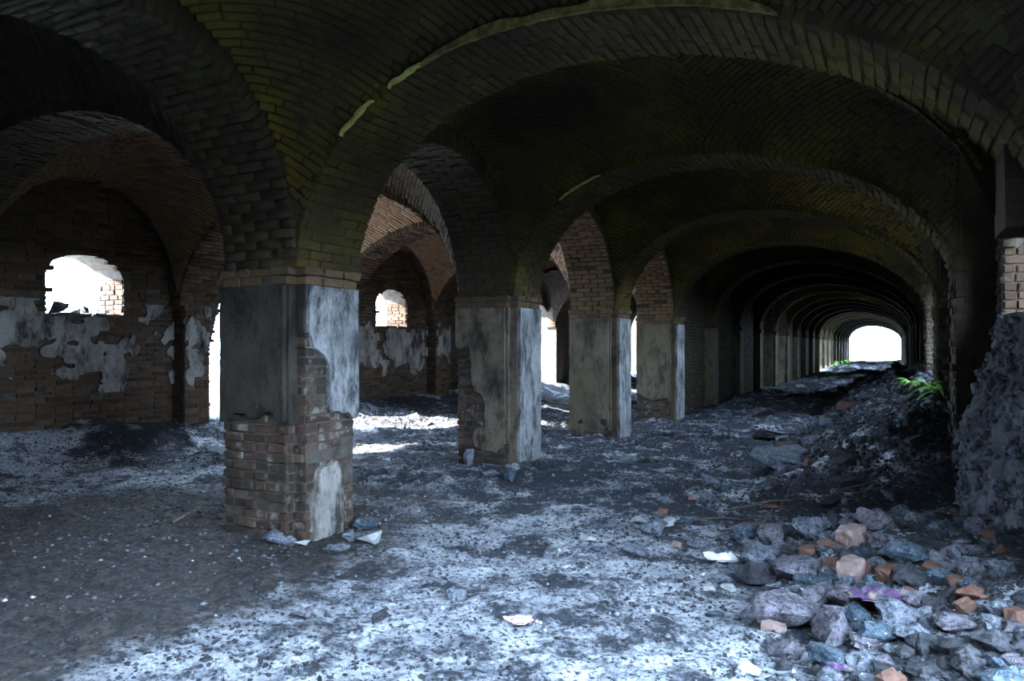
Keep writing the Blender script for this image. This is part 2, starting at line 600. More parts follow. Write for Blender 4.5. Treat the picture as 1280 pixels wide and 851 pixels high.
gm = MB(); gm.quad((-60, -40, -.24), (-11.2, -40, -.24), (-11.2, 90, -.24), (-60, 90, -.24))
tag(gm.build('ground_yard', M['yard']), 'bright pale gravel yard outside the breach', kind='structure')
gm = MB(); gm.quad((-90, -40, -.28), (140, -40, -.28), (140, 200, -.28), (-90, 200, -.28))
tag(gm.build('ground_outside', M['outside']), 'overgrown open ground outside the ruin', kind='structure')

# ---------------- roof fill over the vaults, back wall, end walls
Y0, YE = -4.0, Yk(21) + PT
roof = MB()
HX0, HX1, HY0, HY1 = -2.8, 0.75, -3.8, 0.55      # unseen roof hole added behind the viewpoint to light the front floor
roof.box(-11.6, 1.6, HY1, YE, 4.75, 5.0)
roof.box(-11.6, 1.6, Y0 - .6, HY0, 4.75, 5.0)
roof.box(-11.6, HX0, HY0, HY1, 4.75, 5.0)
roof.box(HX1, 1.6, HY0, HY1, 4.75, 5.0)
ceil = roof.build('ceiling', M['roof']); tag(ceil, 'vaulted brick ceiling under the roof fill', kind='structure')
bw = MB(); bw.box(-11.6, 1.6, Y0 - .6, Y0, -.3, 4.9)
tag(bw.build('wall_back', M['brick_dark']), 'dark brick end wall behind the viewpoint', kind='structure')
ew = MB(); ew.box(-11.6, XL, Yk(9), Yk(9) + .5, -.3, 4.9)
tag(ew.build('wall_aisle_end', M['brick_dark']), 'dark cross wall closing the side aisle', kind='structure')


# ---------------- outer walls with openings, made of vertical strips
def strip_wall(name, xin, xout, y0, y1, ztop, openings, mat, label, step=0.09):
    """openings: list of (ya, yb, zb(y), zt(y)); inner face at xin, outer at xout"""
    edges = set(np.arange(y0, y1, step * 4).tolist() + [y1])
    for ya, yb, zb, zt in openings:
        for e in np.linspace(ya, yb, max(3, int((yb - ya) / step))): edges.add(float(e))
    edges = sorted(edges)
    edges = [e for i, e in enumerate(edges) if i == 0 or e - edges[i - 1] > 1e-4]
    mb = MB()
    prev = None

    def pane(ya, yb, za0, za1, zb0, zb1):
        # a solid slice: z range at ya (za0..za1) and at yb (zb0..zb1)
        mb.quad((xin, ya, za0), (xin, yb, zb0), (xin, yb, zb1), (xin, ya, za1))
        mb.quad((xout, yb, zb0), (xout, ya, za0), (xout, ya, za1), (xout, yb, zb1))
        mb.quad((xin, ya, za1), (xin, yb, zb1), (xout, yb, zb1), (xout, ya, za1))
        mb.quad((xin, yb, zb0), (xin, ya, za0), (xout, ya, za0), (xout, yb, zb0))
    for a, b in zip(edges[:-1], edges[1:]):
        mid = (a + b) / 2
        op = [o for o in openings if o[0] < mid < o[1]]
        if not op:
            pane(a, b, -.4, ztop, -.4, ztop)
        else:
            o = op[0]
            pane(a, b, -.4, o[2](a), -.4, o[2](b))
            pane(a, b, o[3](a), ztop, o[3](b), ztop)
    for ya, yb, zb, zt in openings:
        for y in (ya, yb):
            mb.quad((xin, y, zb(y)), (xin, y, zt(y)), (xout, y, zt(y)), (xout, y, zb(y)))
    o = mb.build(name, mat)
    return tag(o, label, kind='structure')


def arch_open(yc, half, zb, zspr, rise, jag=0.0, seed=0):
    def bot(y): return zb + (jag * (float(vnoise(y * 7, 1.5, seed)) - .3) if jag else 0)
    def top(y):
        t = max(0.0, 1 - ((y - yc) / half) ** 2)
        return zspr + rise * math.sqrt(t) + (jag * (float(vnoise(y * 8, 7.5, seed + 5)) - .5) if jag else 0)
    return (yc - half, yc + half, bot, top)


def breach(ya, yb, ztop, jag, seed):
    def bot(y): return -0.1
    def top(y):
        e = min((y - ya) / 0.9, (yb - y) / 0.9, 1.0)
        return 0.35 + (ztop - 0.35) * max(0.0, e) ** 0.6 + jag * (float(vnoise(y * 6, 3.3, seed)) - .5) * (0.2 + e)
    return (ya, yb, bot, top)


left_open, right_open = [], []
LEFT_WIN = {}
for b in range(0, 10):
    yc = bay_c(b)
    if b == 2:
        o = breach(8.95, 12.1, 3.4, 0.55, 3)
    elif b == 5:
        o = arch_open(22.75, 1.05, -0.1, 2.5, .6, .12, 5)
    elif b == 8:
        o = arch_open(32.75, 0.95, -0.1, 3.1, .6, .12, 6)
    else:
        o = arch_open(yc + .12, 0.61, 2.10, 2.66, .34, .05, 10 + b)
        LEFT_WIN[b] = o
    if b in (1, 2, 3, 5, 8): left_open.append(o)
RIGHT_WIN = {}
for b in range(0, 22):
    yc = bay_c(b)
    if b == 0:
        o = arch_open(2.45, 1.35, 0.0, 2.3, .7, .1, 30)
    elif b == 1:
        o = arch_open(yc + .42, .70, 1.86, 2.45, .5, .05, 31)
    elif b == 3:
        o = arch_open(yc + .30, 1.15, 1.30, 2.3, .6, .15, 33)
    else:
        o = arch_open(yc, .75, 1.7, 2.4, .45, .06, 40 + b)
    if b in (4, 5, 6, 10, 11): continue       # blind bays
    RIGHT_WIN[b] = o
    right_open.append(o)
WALL_L = strip_wall('wall_left', XWL, XWL - .65, Y0, Yk(9) + .3, 4.9, left_open, M['mortar'],
                    'long brick outer wall of the side aisle with patches of pale plaster')
WALL_R = strip_wall('wall_right', XWR, XWR + .65, Y0, YE, 4.9, right_open, M['mortar'],
                    'dark brick outer wall beside the rubble banks')

portal('portal_breach', (XWL - .3, 10.4, 1.5), (1, 0, 0), 2.6, 3.2)
portal('portal_side_door', (XWR + .35, 2.45, 1.5), (-1, 0, 0), 2.7, 3.0)
portal('portal_added_roof_hole', ((HX0 + HX1) / 2, (HY0 + HY1) / 2, 5.02), (0, 0, -1), HX1 - HX0, HY1 - HY0)
portal('portal_far_end', (-1.9, YE + .3, 1.7), (0, -1, 0), 5.0, 4.6)
for b in (1, 2, 3, 7, 8):
    o = RIGHT_WIN[b]
    portal('portal_right_window', (XWR + .35, (o[0] + o[1]) / 2, 2.2), (-1, 0, 0), o[1] - o[0], 1.6)
for b in (1, 3):
    o = LEFT_WIN[b]
    portal('portal_left_window', (XWL - .35, (o[0] + o[1]) / 2, 2.55), (1, 0, 0), o[1] - o[0], 1.0)
portal('portal_left_door', (XWL - .35, 22.75, 1.5), (1, 0, 0), 2.1, 3.2)
portal('portal_left_door', (XWL - .35, 32.75, 1.8), (1, 0, 0), 1.9, 3.7)

# ---------------- bricks and plaster of the left wall
CZ = 0.08


def in_open(ops, y, z, pad=0.03):
    for ya, yb, zb, zt in ops:
        if ya - pad * .3 < y < yb + pad * .3 and zb(min(max(y, ya), yb)) - pad < z < zt(min(max(y, ya), yb)) + pad: return True
    return False


def lwall_plaster(y, z):
    """>0 where plaster still clings to the left wall"""
    y = np.asarray(y); z = np.asarray(z)
    band = np.minimum(z - 1.20, 2.06 - z)
    n = fbm(y * 1.5 + 3, z * 2.2, 201, 4) - .5
    n2 = fbm(y * 6, z * 6, 207, 3) - .5
    return np.minimum(band + 0.35 * n, 0.18) + 1.9 * n + .9 * n2 - .16


mats = []
near = []
for b in (1, 2, 3, 4, 5):
    ya, yb = Yk(b - 1) + .75, Yk(b) + .1
    keep = lambda cu, cv, ya=ya: (not in_open(left_open, ya + cu, cv)) and float(lwall_plaster(ya + cu, cv)) < 0.06
    got = lay((XWL, ya, 0.08), (0, 1, 0), (0, 0, 1), (1, 0, 0), yb - ya, 4.2, keep, z0=0.08, D=.12, skip=.03, rough=.008, out=.018, gap=.016)
    (near if b == 1 else mats).extend(got)
emit_bricks(near, WALL_L, M['brick_wall'], True)
emit_bricks(mats, WALL_L, M['brick_wall'])
for b in (1, 2, 3):
    ya, yb = Yk(b - 1) + .75, Yk(b) + .1
    def mk(U, V, ya=ya):
        m = lwall_plaster(ya + U, V + .9)
        for i in np.ndindex(m.shape):
            if in_open(left_open, ya + U[i], V[i] + .9, .05): m[i] = -.1
        return m
    skin('plaster', (XWL, ya, .9), (0, 1, 0), (0, 0, 1), (1, 0, 0), yb - ya, 1.4, mk, M['plaster_pale'], WALL_L, cell=.045, seed=b, base=.022)

# window reveals of the two visible left windows: bricks round the far jamb, sill and head
for b in (1, 3):
    ya, yb, zb, zt = LEFT_WIN[b]
    got = lay((XWL - .64, yb, 2.12), (1, 0, 0), (0, 0, 1), (0, -1, 0), .63, .64, D=.10, L=.22, out=.018)
    got += lay((XWL, ya, 2.12), (-1, 0, 0), (0, 0, 1), (0, 1, 0), .63, .64, D=.10, L=.22, out=.018)
    n_a = 15
    yc, half = (ya + yb) / 2, (yb - ya) / 2
    for i in range(n_a):
        t = math.pi * (i + .5) / n_a
        y = yc - half * math.cos(t); z = 2.68 + .34 * math.sin(t)
        tx = np.array([0, half * math.sin(t), .34 * math.cos(t)]); ln = np.linalg.norm(tx); tx /= ln
        nn = np.array([0, tx[2], -tx[1]])
        for q in range(3):
            got.append(bmx((XWL - .11 - .21 * q, y, z), (1, 0, 0), tx, nn, .2, min(.085, ln * math.pi / n_a * .9), .12, RNG.uniform(-.01, .02)))
    w = empty('window_%d' % (1 if b == 1 else 2), (XWL, yc, 2.1), ('near arched window of the aisle wall, dark stones on its sill' if b == 1 else 'far arched window of the aisle wall, seen between first and second pier'), kind='structure')
    emit_bricks(got, w, M['brick_reveal'], True, off=(XWL, yc, 2.1))

# breach jamb bricks (raw broken edge)
got = []
ya, yb, zb, zt = left_open[1]
for r in range(26):
    z = .12 + r * .08
    yj = ya
    for q in range(40):
        y = ya + q * .03
        if zt(min(y, yb)) > z: yj = y; break
    for q in range(3):
        got.append(bmx((XWL - .1 - q * .21 + RNG.uniform(-.03, .03), yj - .10 + RNG.uniform(-.06, .04), z), (1, 0, 0), (0, 0, 1), (0, 1, 0), .2, .068, .2, 0, .05))
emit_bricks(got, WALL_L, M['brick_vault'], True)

# ---------------- left wall pilasters and wall arches
for k in range(-1, 9):
    y0, y1 = Yk(k) + .1, Yk(k) + (.75 if k != 1 else .62)
    mb = MB(); mb.box(XWL - .02, XPL + .0, y0 + .012, y1 - .012, -.3, 4.9)
    pil = mb.build('wall_pilaster', M['mortar'], WALL_L)
    if 0 <= k <= 4:
        kp = lambda cu, cv, k=k: float(lwall_plaster(Yk(k) + cu * 1.7, cv)) < .05
        got = lay((XPL, y0, .08), (0, 1, 0), (0, 0, 1), (1, 0, 0), y1 - y0, 2.4, kp, z0=.08, L=.22, rough=.008, skip=.04, out=.016)
        got += lay((XWL, y0, .08), (1, 0, 0), (0, 0, 1), (0, -1, 0), .3, 2.4, None, L=.22)
        got += lay((XPL, y1, .08), (-1, 0, 0), (0, 0, 1), (0, 1, 0), .3, 2.4, None, L=.22)
        emit_bricks(got, WALL_L, M['brick_wall'], k == 1, limit=150)
        skin('plaster', (XPL, y0, .9), (0, 1, 0), (0, 0, 1), (1, 0, 0), y1 - y0, 1.4,
             lambda U, V, k=k: lwall_plaster(Yk(k) + U * 1.7, V + .9), M['plaster_pale'], WALL_L, cell=.045, seed=k + 30)


SKEW = 0.13      # the old arches have settled: fuller on the arcade side


def arch_pts(a0, a1, zs, rise, n, sk=0.0):
    """half-ellipse from a0 to a1: returns centre params (pos, z), tangent, normal(inward/down), segment length"""
    c, h = (a0 + a1) / 2, (a1 - a0) / 2
    tt = np.linspace(0, math.pi, 721)
    P = np.stack([c - h * np.cos(tt), zs + rise * np.sin(tt) * (1 + sk * np.cos(tt))], -1)
    s = np.concatenate([[0], np.cumsum(np.linalg.norm(np.diff(P, axis=0), axis=1))])
    out = []
    seg = s[-1] / n
    for i in range(n):
        t = np.interp((i + .5) * seg, s, tt)
        p = np.array([c - h * math.cos(t), zs + rise * math.sin(t) * (1 + sk * math.cos(t))])
        d = np.array([h * math.sin(t), rise * (math.cos(t) + sk * math.cos(2 * t))]); d /= np.linalg.norm(d)
        out.append((p, d, np.array([d[1], -d[0]])))
    return out, seg


def arch_solid(a0, a1, zs, rise, b0, b1, thick, axis, n=40, inset=0.015, sk=0.0):
    """curved band: arch in plane axis ('x' spans x, extruded along y; 'y' spans y, extruded along x)"""
    mb = MB()
    c, h = (a0 + a1) / 2, (a1 - a0) / 2
    ins, outs = [], []
    for i in range(n + 1):
        t = math.pi * i / n
        kf = 1 + sk * math.cos(t)
        p = (c - (h + inset) * math.cos(t), zs + (rise * kf + inset) * math.sin(t))
        q = (c - (h + thick) * math.cos(t), zs + (rise * kf + thick) * math.sin(t))
        ins.append(p); outs.append(q)
    def W(p, b): return (p[0], b, p[1]) if axis == 'x' else (b, p[0], p[1])
    for i in range(n):
        mb.quad(W(ins[i], b0), W(ins[i + 1], b0), W(ins[i + 1], b1), W(ins[i], b1))
        mb.quad(W(outs[i], b0), W(outs[i + 1], b0), W(outs[i + 1], b1), W(outs[i], b1))
        for b in (b0, b1):
            mb.quad(W(ins[i], b), W(ins[i + 1], b), W(outs[i + 1], b), W(outs[i], b))
    return mb


def arch_bricks(a0, a1, zs, rise, b0, b1, axis, across=3, D=.24, pitch=.08, rough=.0045, sk=0.0):
    n = int(round((math.pi * math.sqrt(((a1 - a0) ** 2 / 4 + rise ** 2) / 2)) / pitch))
    pts, seg = arch_pts(a0, a1, zs, rise, n, sk)
    out = []
    wd = (b1 - b0)
    for i, (p, d, nn) in enumerate(pts):
        cuts = [0, 1 / 3, 2 / 3, 1] if i % 2 == 0 else [0, 1 / 6, .5, 5 / 6, 1]
        if across == 2: cuts = [0, .5, 1] if i % 2 == 0 else [0, .25, .75, 1]
        if across == 1: cuts = [0, 1]
        for c0, c1 in zip(cuts[:-1], cuts[1:]):
            if RNG.random() < .012: continue
            bb = b0 + wd * (c0 + c1) / 2
            if axis == 'x':
                c = (p[0], bb, p[1]); u = (0, 1, 0); v = (d[0], 0, d[1]); n3 = (nn[0], 0, nn[1])
            else:
                c = (bb, p[0], p[1]); u = (1, 0, 0); v = (0, d[0], d[1]); n3 = (0, nn[0], nn[1])
            out.append(bmx(c, u, v, n3, wd * (c1 - c0) - .008, seg - .008, D, RNG.normal(0, rough), .01))
    return out


ORD = ['first', 'second', 'third', 'fourth', 'fifth', 'sixth', 'seventh', 'eighth', 'ninth', 'tenth', 'eleventh', 'twelfth', 'thirteenth',
       'fourteenth', 'fifteenth', 'sixteenth', 'seventeenth', 'eighteenth', 'nineteenth', 'twentieth', 'twenty-first', 'twenty-second']
# wall arches round the blind niches (aisle)
for b in range(0, 10):
    a0, a1 = Yk(b - 1) + .75, Yk(b) + .1
    arch_solid(a0, a1, 2.50, 1.58, XWL - .02, XPL - .01, .5, 'y').build('wall_arch', M['mortar'], WALL_L)
    if b in (1, 2, 3, 4):
        emit_bricks(arch_bricks(a0, a1, 2.50, 1.58, XWL, XPL, 'y', across=1), WALL_L, M['brick_wall'])

# ---------------- nave arches
for k in range(-1, 22):
    y0, y1 = Yk(k), Yk(k) + PT
    root = empty('nave_arch', ((XR + XT(k)) / 2, y0, ZS),
                 ('brick arch just behind the viewpoint over the nave' if k < 0 else
                  '%s brick arch across the nave counting from the viewpoint, greened by algae' % ORD[k]), 'arch', 'transverse arches of the nave', 'structure')
    off = ((XR + XT(k)) / 2, y0, ZS)
    arch_solid(XR, XT(k), ZS, RISE, y0 + .012, y1 - .012, .45, 'x', 48, sk=SKEW).build('arch_core', M['mortar_moss'] if k >= 0 else M['brick_dark'], root, off)
    if 0 <= k <= 2:
        emit_bricks(arch_bricks(XR, XT(k), ZS, RISE, y0, y1, 'x', sk=SKEW), root, M['brick_moss'], True, off=off)
    elif k <= 8 and k >= 0:
        emit_bricks(arch_bricks(XR, XT(k), ZS, RISE, y0, y1, 'x', sk=SKEW), root, M['brick_moss'], off=off)

def rim_band(k, t0, t1, w, mat, label):
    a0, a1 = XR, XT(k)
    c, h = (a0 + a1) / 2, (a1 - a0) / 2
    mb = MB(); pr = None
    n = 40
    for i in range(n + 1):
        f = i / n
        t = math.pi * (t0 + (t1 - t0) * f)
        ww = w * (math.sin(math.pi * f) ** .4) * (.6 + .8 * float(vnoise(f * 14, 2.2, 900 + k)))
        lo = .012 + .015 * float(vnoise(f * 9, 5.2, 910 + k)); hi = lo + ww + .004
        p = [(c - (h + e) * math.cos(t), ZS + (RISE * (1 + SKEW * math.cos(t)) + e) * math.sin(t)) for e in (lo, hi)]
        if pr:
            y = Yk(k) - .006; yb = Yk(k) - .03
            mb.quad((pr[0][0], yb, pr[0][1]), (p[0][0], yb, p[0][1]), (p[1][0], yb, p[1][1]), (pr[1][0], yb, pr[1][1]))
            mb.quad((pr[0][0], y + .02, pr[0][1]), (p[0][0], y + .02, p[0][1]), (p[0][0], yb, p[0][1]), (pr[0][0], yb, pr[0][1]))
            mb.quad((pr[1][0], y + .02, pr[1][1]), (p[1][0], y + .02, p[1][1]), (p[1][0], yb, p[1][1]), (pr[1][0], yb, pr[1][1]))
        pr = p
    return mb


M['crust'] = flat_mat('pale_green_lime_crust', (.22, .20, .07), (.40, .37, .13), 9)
M['rim_light'] = flat_mat('painted_rim_light', (.05, .042, .012), (.15, .13, .04), 14, .4, .62)  # dull yellow tone standing in for light on the arch face
for k, t0, t1, w in ((0, .20, .262, .022), (0, .285, .335, .022), (0, .33, .66, .06), (1, .24, .33, .018)):  # narrow pieces are crust; the broad one is painted light
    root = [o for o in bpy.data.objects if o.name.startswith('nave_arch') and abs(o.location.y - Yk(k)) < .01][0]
    o = rim_band(k, t0, t1, w, 'crust', '').build('crust_light_band', M['crust' if w < .05 else 'rim_light'], root, ((XR + XT(k)) / 2, Yk(k), ZS))
    o['label'] = 'pale green lime crust and painted light on the rim'

# ---------------- arcade arches (pier to pier) and infill
INFILL = set([4, 5, 6, 9, 10, 11, 12] + list(range(16, 22)))
for b in range(0, 22):
    a0, a1 = Yk(b - 1) + PT, Yk(b)
    off = ((XL + XR) / 2, a0, ZS)
    root = empty('arcade_arch', off, '%s arcade arch between nave and aisle, springing from the %s' % (ORD[b], 'nearest pier' if b == 0 else ORD[b - 1] + ' to ' + ORD[b] + ' pier')
                 , 'arch', 'arcade arches between the piers', 'structure')
    arch_solid(a0, a1, ZS, 1.53, XL + .01, XR - .03, .5, 'y', 32).build('arch_core', M['mortar_moss'], root, off)
    if b <= 8:
        emit_bricks(arch_bricks(a0, a1, ZS, 1.53, XL, XR - .02, 'y'), root, M['brick_dark'] if b > 3 or b < 2 else M['brick'], b in (1, 2), off=off)
    if b in INFILL:
        mb = MB(); mb.box(XL + .25, XR - .22, a0 + .002, a1 - .002, -.3, 4.3)
        wl = tag(mb.build('wall_infill', M['mortar']), 'dark brick infill wall closing the %s arcade arch' % ORD[b], kind='structure')
        if b <= 6:
            emit_bricks(lay((XR - .22, a0, .0), (0, 1, 0), (0, 0, 1), (1, 0, 0), a1 - a0, 4.0, None, out=.012), wl, M['brick_dark'])

# ---------------- aisle cross arches
for k in range(-1, 9):
    y0, y1 = Yk(k) + .02, Yk(k) + PT - .02
    off = ((XPL + XL) / 2, y0, 2.3)
    root = empty('aisle_arch', off, '%s cross arch of the side aisle, between arcade pier and outer wall' % ORD[k + 1], 'arch', 'cross arches of the side aisle', 'structure')
    arch_solid(XPL, XL, 2.3, 1.70, y0 + .012, y1 - .012, .45, 'x', 48).build('arch_core', M['mortar'], root, off)
    if 0 <= k <= 5:
        emit_bricks(arch_bricks(XPL, XL, 2.3, 1.70, y0, y1, 'x'), root, M['brick_dark' if k == 0 else 'brick_wall'], k == 0, off=off)  # nearest arch darkened in colour for the dim end of the aisle


# ---------------- sail vaults
def sail(x0, x1, y0, y1, zs, hT, hL, sk=0.0):
    cx, cy = (x0 + x1) / 2, (y0 + y1) / 2
    hx, hy = (x1 - x0) / 2, (y1 - y0) / 2
    c = math.hypot(hT, hL)
    A = hx / (hT / c); B = hy / (hL / c)      # ellipsoid half axes so that the four corners lie at zs
    # on side x=hx: z = c*sqrt(1-(hx/A)^2-(y/B)^2) -> apex c*sqrt(1-(hT/c)^2) = hL
    def z(x, y):
        q = 1 - ((x - cx) / A) ** 2 - ((y - cy) / B) ** 2
        return zs + c * np.sqrt(np.maximum(q, 1e-4)) * (1 - sk * (x - cx) / hx * np.maximum(0, 1 - .5 * ((x - cx) / hx) ** 4))
    def nrm(x, y):
        zz = z(x, y) - zs
        g = np.array([(x - cx) / A ** 2, (y - cy) / B ** 2, zz / c ** 2])
        return -g / np.linalg.norm(g)
    return z, nrm


def in_hole(x, y, pad=0.0):
    e = .22 * (fbm(np.asarray(x) * 3, np.asarray(y) * 3, 777, 3) - .5) * 2
    return (x > HX0 - pad + e) & (x < HX1 + pad + e) & (y > HY0 - pad + e) & (y < HY1 + pad + e)


def vault(x0, x1, y0, y1, zs, hT, hL, mat_b, mat_m, bricks=True, n=22, hole=False, sk=0.0):
    z, nrm = sail(x0, x1, y0, y1, zs, hT, hL, sk)
    e = 0.06
    gx, gy = np.meshgrid(np.linspace(x0 - e, x1 + e, n), np.linspace(y0 - e, y1 + e, n), indexing='ij')
    gz = z(np.clip(gx, x0, x1), np.clip(gy, y0, y1)) + (0.02 if bricks else 0.0)
    V = np.concatenate([np.stack([gx, gy, gz], -1).reshape(-1, 3), np.stack([gx, gy, gz + .15], -1).reshape(-1, 3)])
    ii = np.arange(n * n).reshape(n, n)
    q = np.stack([ii[:-1, :-1], ii[:-1, 1:], ii[1:, 1:], ii[1:, :-1]], -1).reshape(-1, 4)
    if hole:
        ctr = V[q].mean(1); q = q[~in_hole(ctr[:, 0], ctr[:, 1], .05)]
    F = np.concatenate([q, q[:, ::-1] + n * n])
    web = link_mesh('vault_web', mesh_np('vault_web', V, F), mat_m, ceil)
    web.data.polygons.foreach_set('use_smooth', np.ones(len(web.data.polygons), bool))
    if not bricks: return
    mats = []
    Wx, Wy = (x1 - x0) / 2, (y1 - y0) / 2
    smax = Wx + Wy
    for sx in (0, 1):
        for sy in (0, 1):
            s = 0.10
            while s < smax:
                # line dx+dy = s inside the quadrant (dx<=Wx, dy<=Wy), dx measured from the corner
                d0, d1 = max(0.0, s - Wy), min(s, Wx)
                if d1 - d0 < .03: break
                tt = np.linspace(d0, d1, 24)
                X = (x0 + tt) if sx == 0 else (x1 - tt)
                dy = s - tt
                Yv = (y0 + dy) if sy == 0 else (y1 - dy)
                P = np.stack([X, Yv, z(X, Yv)], -1)
                L = np.concatenate([[0], np.cumsum(np.linalg.norm(np.diff(P, axis=0), axis=1))])
                a = -RNG.uniform(0, .26)
                while a < L[-1]:
                    b0, b1 = max(a, 0), min(a + .25, L[-1]); a += .25
                    if b1 - b0 < .05: continue
                    p0 = np.array([np.interp(b0, L, P[:, i]) for i in range(3)]); p1 = np.array([np.interp(b1, L, P[:, i]) for i in range(3)])
                    m = (p0 + p1) / 2
                    u = (p1 - p0) / np.linalg.norm(p1 - p0)
                    nn = nrm(m[0], m[1]); v = np.cross(nn, u); v /= np.linalg.norm(v); nn = np.cross(u, v)
                    if RNG.random() < .008: continue
                    if hole and in_hole(m[0], m[1]): continue
                    mats.append(bmx(m, u, v, nn, b1 - b0 - .007, .0535, .06, RNG.normal(0, .003), .010))
                # advance by one course measured on the surface
                mid = len(tt) // 2
                nn = nrm(P[mid, 0], P[mid, 1])
                dirv = np.array([1 if sx == 0 else -1, 1 if sy == 0 else -1, 0.0]) / math.sqrt(2)
                slope = abs(nn @ dirv); cosv = math.sqrt(max(.03, 1 - slope ** 2))
                s += .061 * cosv * math.sqrt(2)
    emit_bricks(mats, web, mat_b)


for b in range(0, 22):
    y0, y1 = Yk(b - 1) + PT, Yk(b)
    xr = XT(b)
    vault(XR, xr, y0, y1, ZS, RISE + .10, 1.64, M['brick_moss'], M['mortar_moss'], b <= 5, 22, sk=SKEW)
for b in range(0, 10):
    y0, y1 = Yk(b - 1) + PT, Yk(b)
    vault(XPL, XL, y0, y1, 2.32, 1.80, 1.78, M['brick_dark' if b == 0 else ('brick' if b == 1 else 'brick_vault')], M['mortar'], b <= 4, 22)  # brick painted darker in the near bays for their weaker light
# bay behind the viewpoint
vault(XR, .68, Y0, Yk(-1), ZS, RISE + .1, 1.64, M['brick_moss'], M['mortar_moss'], False, 60, True)
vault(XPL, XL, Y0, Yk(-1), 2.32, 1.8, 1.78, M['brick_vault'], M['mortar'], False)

# ---------------- right wall pilasters
for k in range(-1, 22):
    mb = MB(); x0 = XT(k)
    mb.box(x0 + .012, XWR + .05, Yk(k) + .012, Yk(k) + PT - .012, -.3, 4.9)
    mb.build('wall_pilaster', M['brick_dark'], WALL_R)
    if 0 <= k <= 3:
        got = lay((x0, Yk(k) + PT, 0), (0, -1, 0), (0, 0, 1), (-1, 0, 0), PT, 2.4, None, rough=.012, skip=.05)
        got += lay((x0, Yk(k), 0), (1, 0, 0), (0, 0, 1), (0, -1, 0), XWR - x0, 2.4, None, rough=.012, L=.2, skip=.05)
        emit_bricks(got, WALL_R, M['brick_dark'], k == 1, limit=200)
for b in range(0, 22):
    a0, a1 = Yk(b - 1) + PT, Yk(b)
    arch_solid(a0, a1, ZS, 1.53, min(XT(b), XT(b - 1)) + .02, XWR + .03, .5, 'y', 24).build('wall_arch', M['brick_dark'], WALL_R)
got = []
for b in (1, 2, 3):
    a0, a1 = Yk(b - 1) + PT, Yk(b)
    kp = lambda cu, cv, a1=a1: not in_open(right_open, a1 - cu, cv)
    got += lay((XWR, a1, 0), (0, -1, 0), (0, 0, 1), (-1, 0, 0), a1 - a0, 4.0, kp, out=.018)
emit_bricks(got, WALL_R, M['brick_dark'])
for b in (1, 3):
    ya, yb, zb, zt = RIGHT_WIN[b]
    zl = zb((ya + yb) / 2)
    got = lay((XWR, yb, zl), (1, 0, 0), (0, 0, 1), (0, -1, 0), .64, 2.48 - zl, None, L=.22, rough=.008, out=.02)
    n_a, yc, half, rs = 18, (ya + yb) / 2, (yb - ya) / 2, (.5 if b == 1 else .6)
    for i in range(n_a):
        t = math.pi * (i + .5) / n_a
        y = yc - half * math.cos(t); z = zt(ya) + rs * math.sin(t)
        tx = np.array([0, half * math.sin(t), rs * math.cos(t)]); ln = np.linalg.norm(tx); tx /= ln
        nn = np.array([0, tx[2], -tx[1]])
        for q in range(3):
            got.append(bmx((XWR + .11 + .21 * q, y, z), (1, 0, 0), tx, nn, .2, min(.09, ln * math.pi / n_a * .92), .12, 0))
    w = empty('window_%d' % (3 if b == 1 else 4), (XWR, yc, zl), ('lit brick window reveal above the lumpy mortar mound' if b == 1 else 'narrow lit opening in the wall behind the ferns'), kind='structure')
    emit_bricks(got, w, M['brick_reveal'], True, off=(XWR, yc, zl))

# end wall of the nave with the far arched opening
arch_solid(XR, .51, ZS, RISE, YE - .1, YE + .3, 1.4, 'x', 40, sk=SKEW).build('wall_end', M['brick_dark'])
tag(bpy.data.objects['wall_end'], 'end wall around the bright far opening', kind='structure')

# ================================================================== PIERS
PIER_LABEL = {0: 'nearest peeling plaster pier, bare brick foot and a dark broken hole',
              1: 'second pier from the viewpoint, plaster lost along its outer brick edge',
              2: 'third pier, narrow, greenish stained plaster over brick',
              3: 'fourth pier, half hidden behind the third, pale lit edge'}
XC = -4.42    # core / pilaster step


def pier_mask(k):
    s = k * 13.7

    def front(U, V):
        n = fbm(U * 2.2 + s, V * 2.2, 301 + k, 4) - .5
        n2 = fbm(U * 7 + s, V * 7, 305 + k, 3) - .5
        if k == 0:
            m = V - 0.98 + 0.35 * n + .25 * n2
            return m
        if k == 1:
            edge = U - 0.26 - .22 * (V < 1.0) * (V > .55) * .5
            m = edge + .30 * n + .12 * n2
            m = np.where(V > 1.62 + .1 * n2, np.maximum(m, .1), m)
            low = V - .34 - .30 * n + .12 * n2 - .35 * np.clip(U - .55, 0, 1)
            return np.minimum(m, low)
        if k == 2:
            return np.maximum(V - .15 + .3 * n, -.2) * (1) + np.where(n2 > .22, -.5, 0)
        return V - .55 + .6 * n

    def side(U, V):
        n = fbm(U * 2.2 + s + 50, V * 2.2, 331 + k, 4) - .5
        n2 = fbm(U * 7 + s, V * 7, 335 + k, 3) - .5
        if k == 0:
            top = V - 1.02 + .3 * n + .25 * n2
            hole = np.hypot((U - .05) / .24, (V - 1.30) / .31) - 1 + 1.1 * n2 + .5 * n
            return np.minimum(top, hole * .2)
        if k == 1:
            return V - .08 + .15 * n
        return V + .2 + .6 * n2
    return front, side


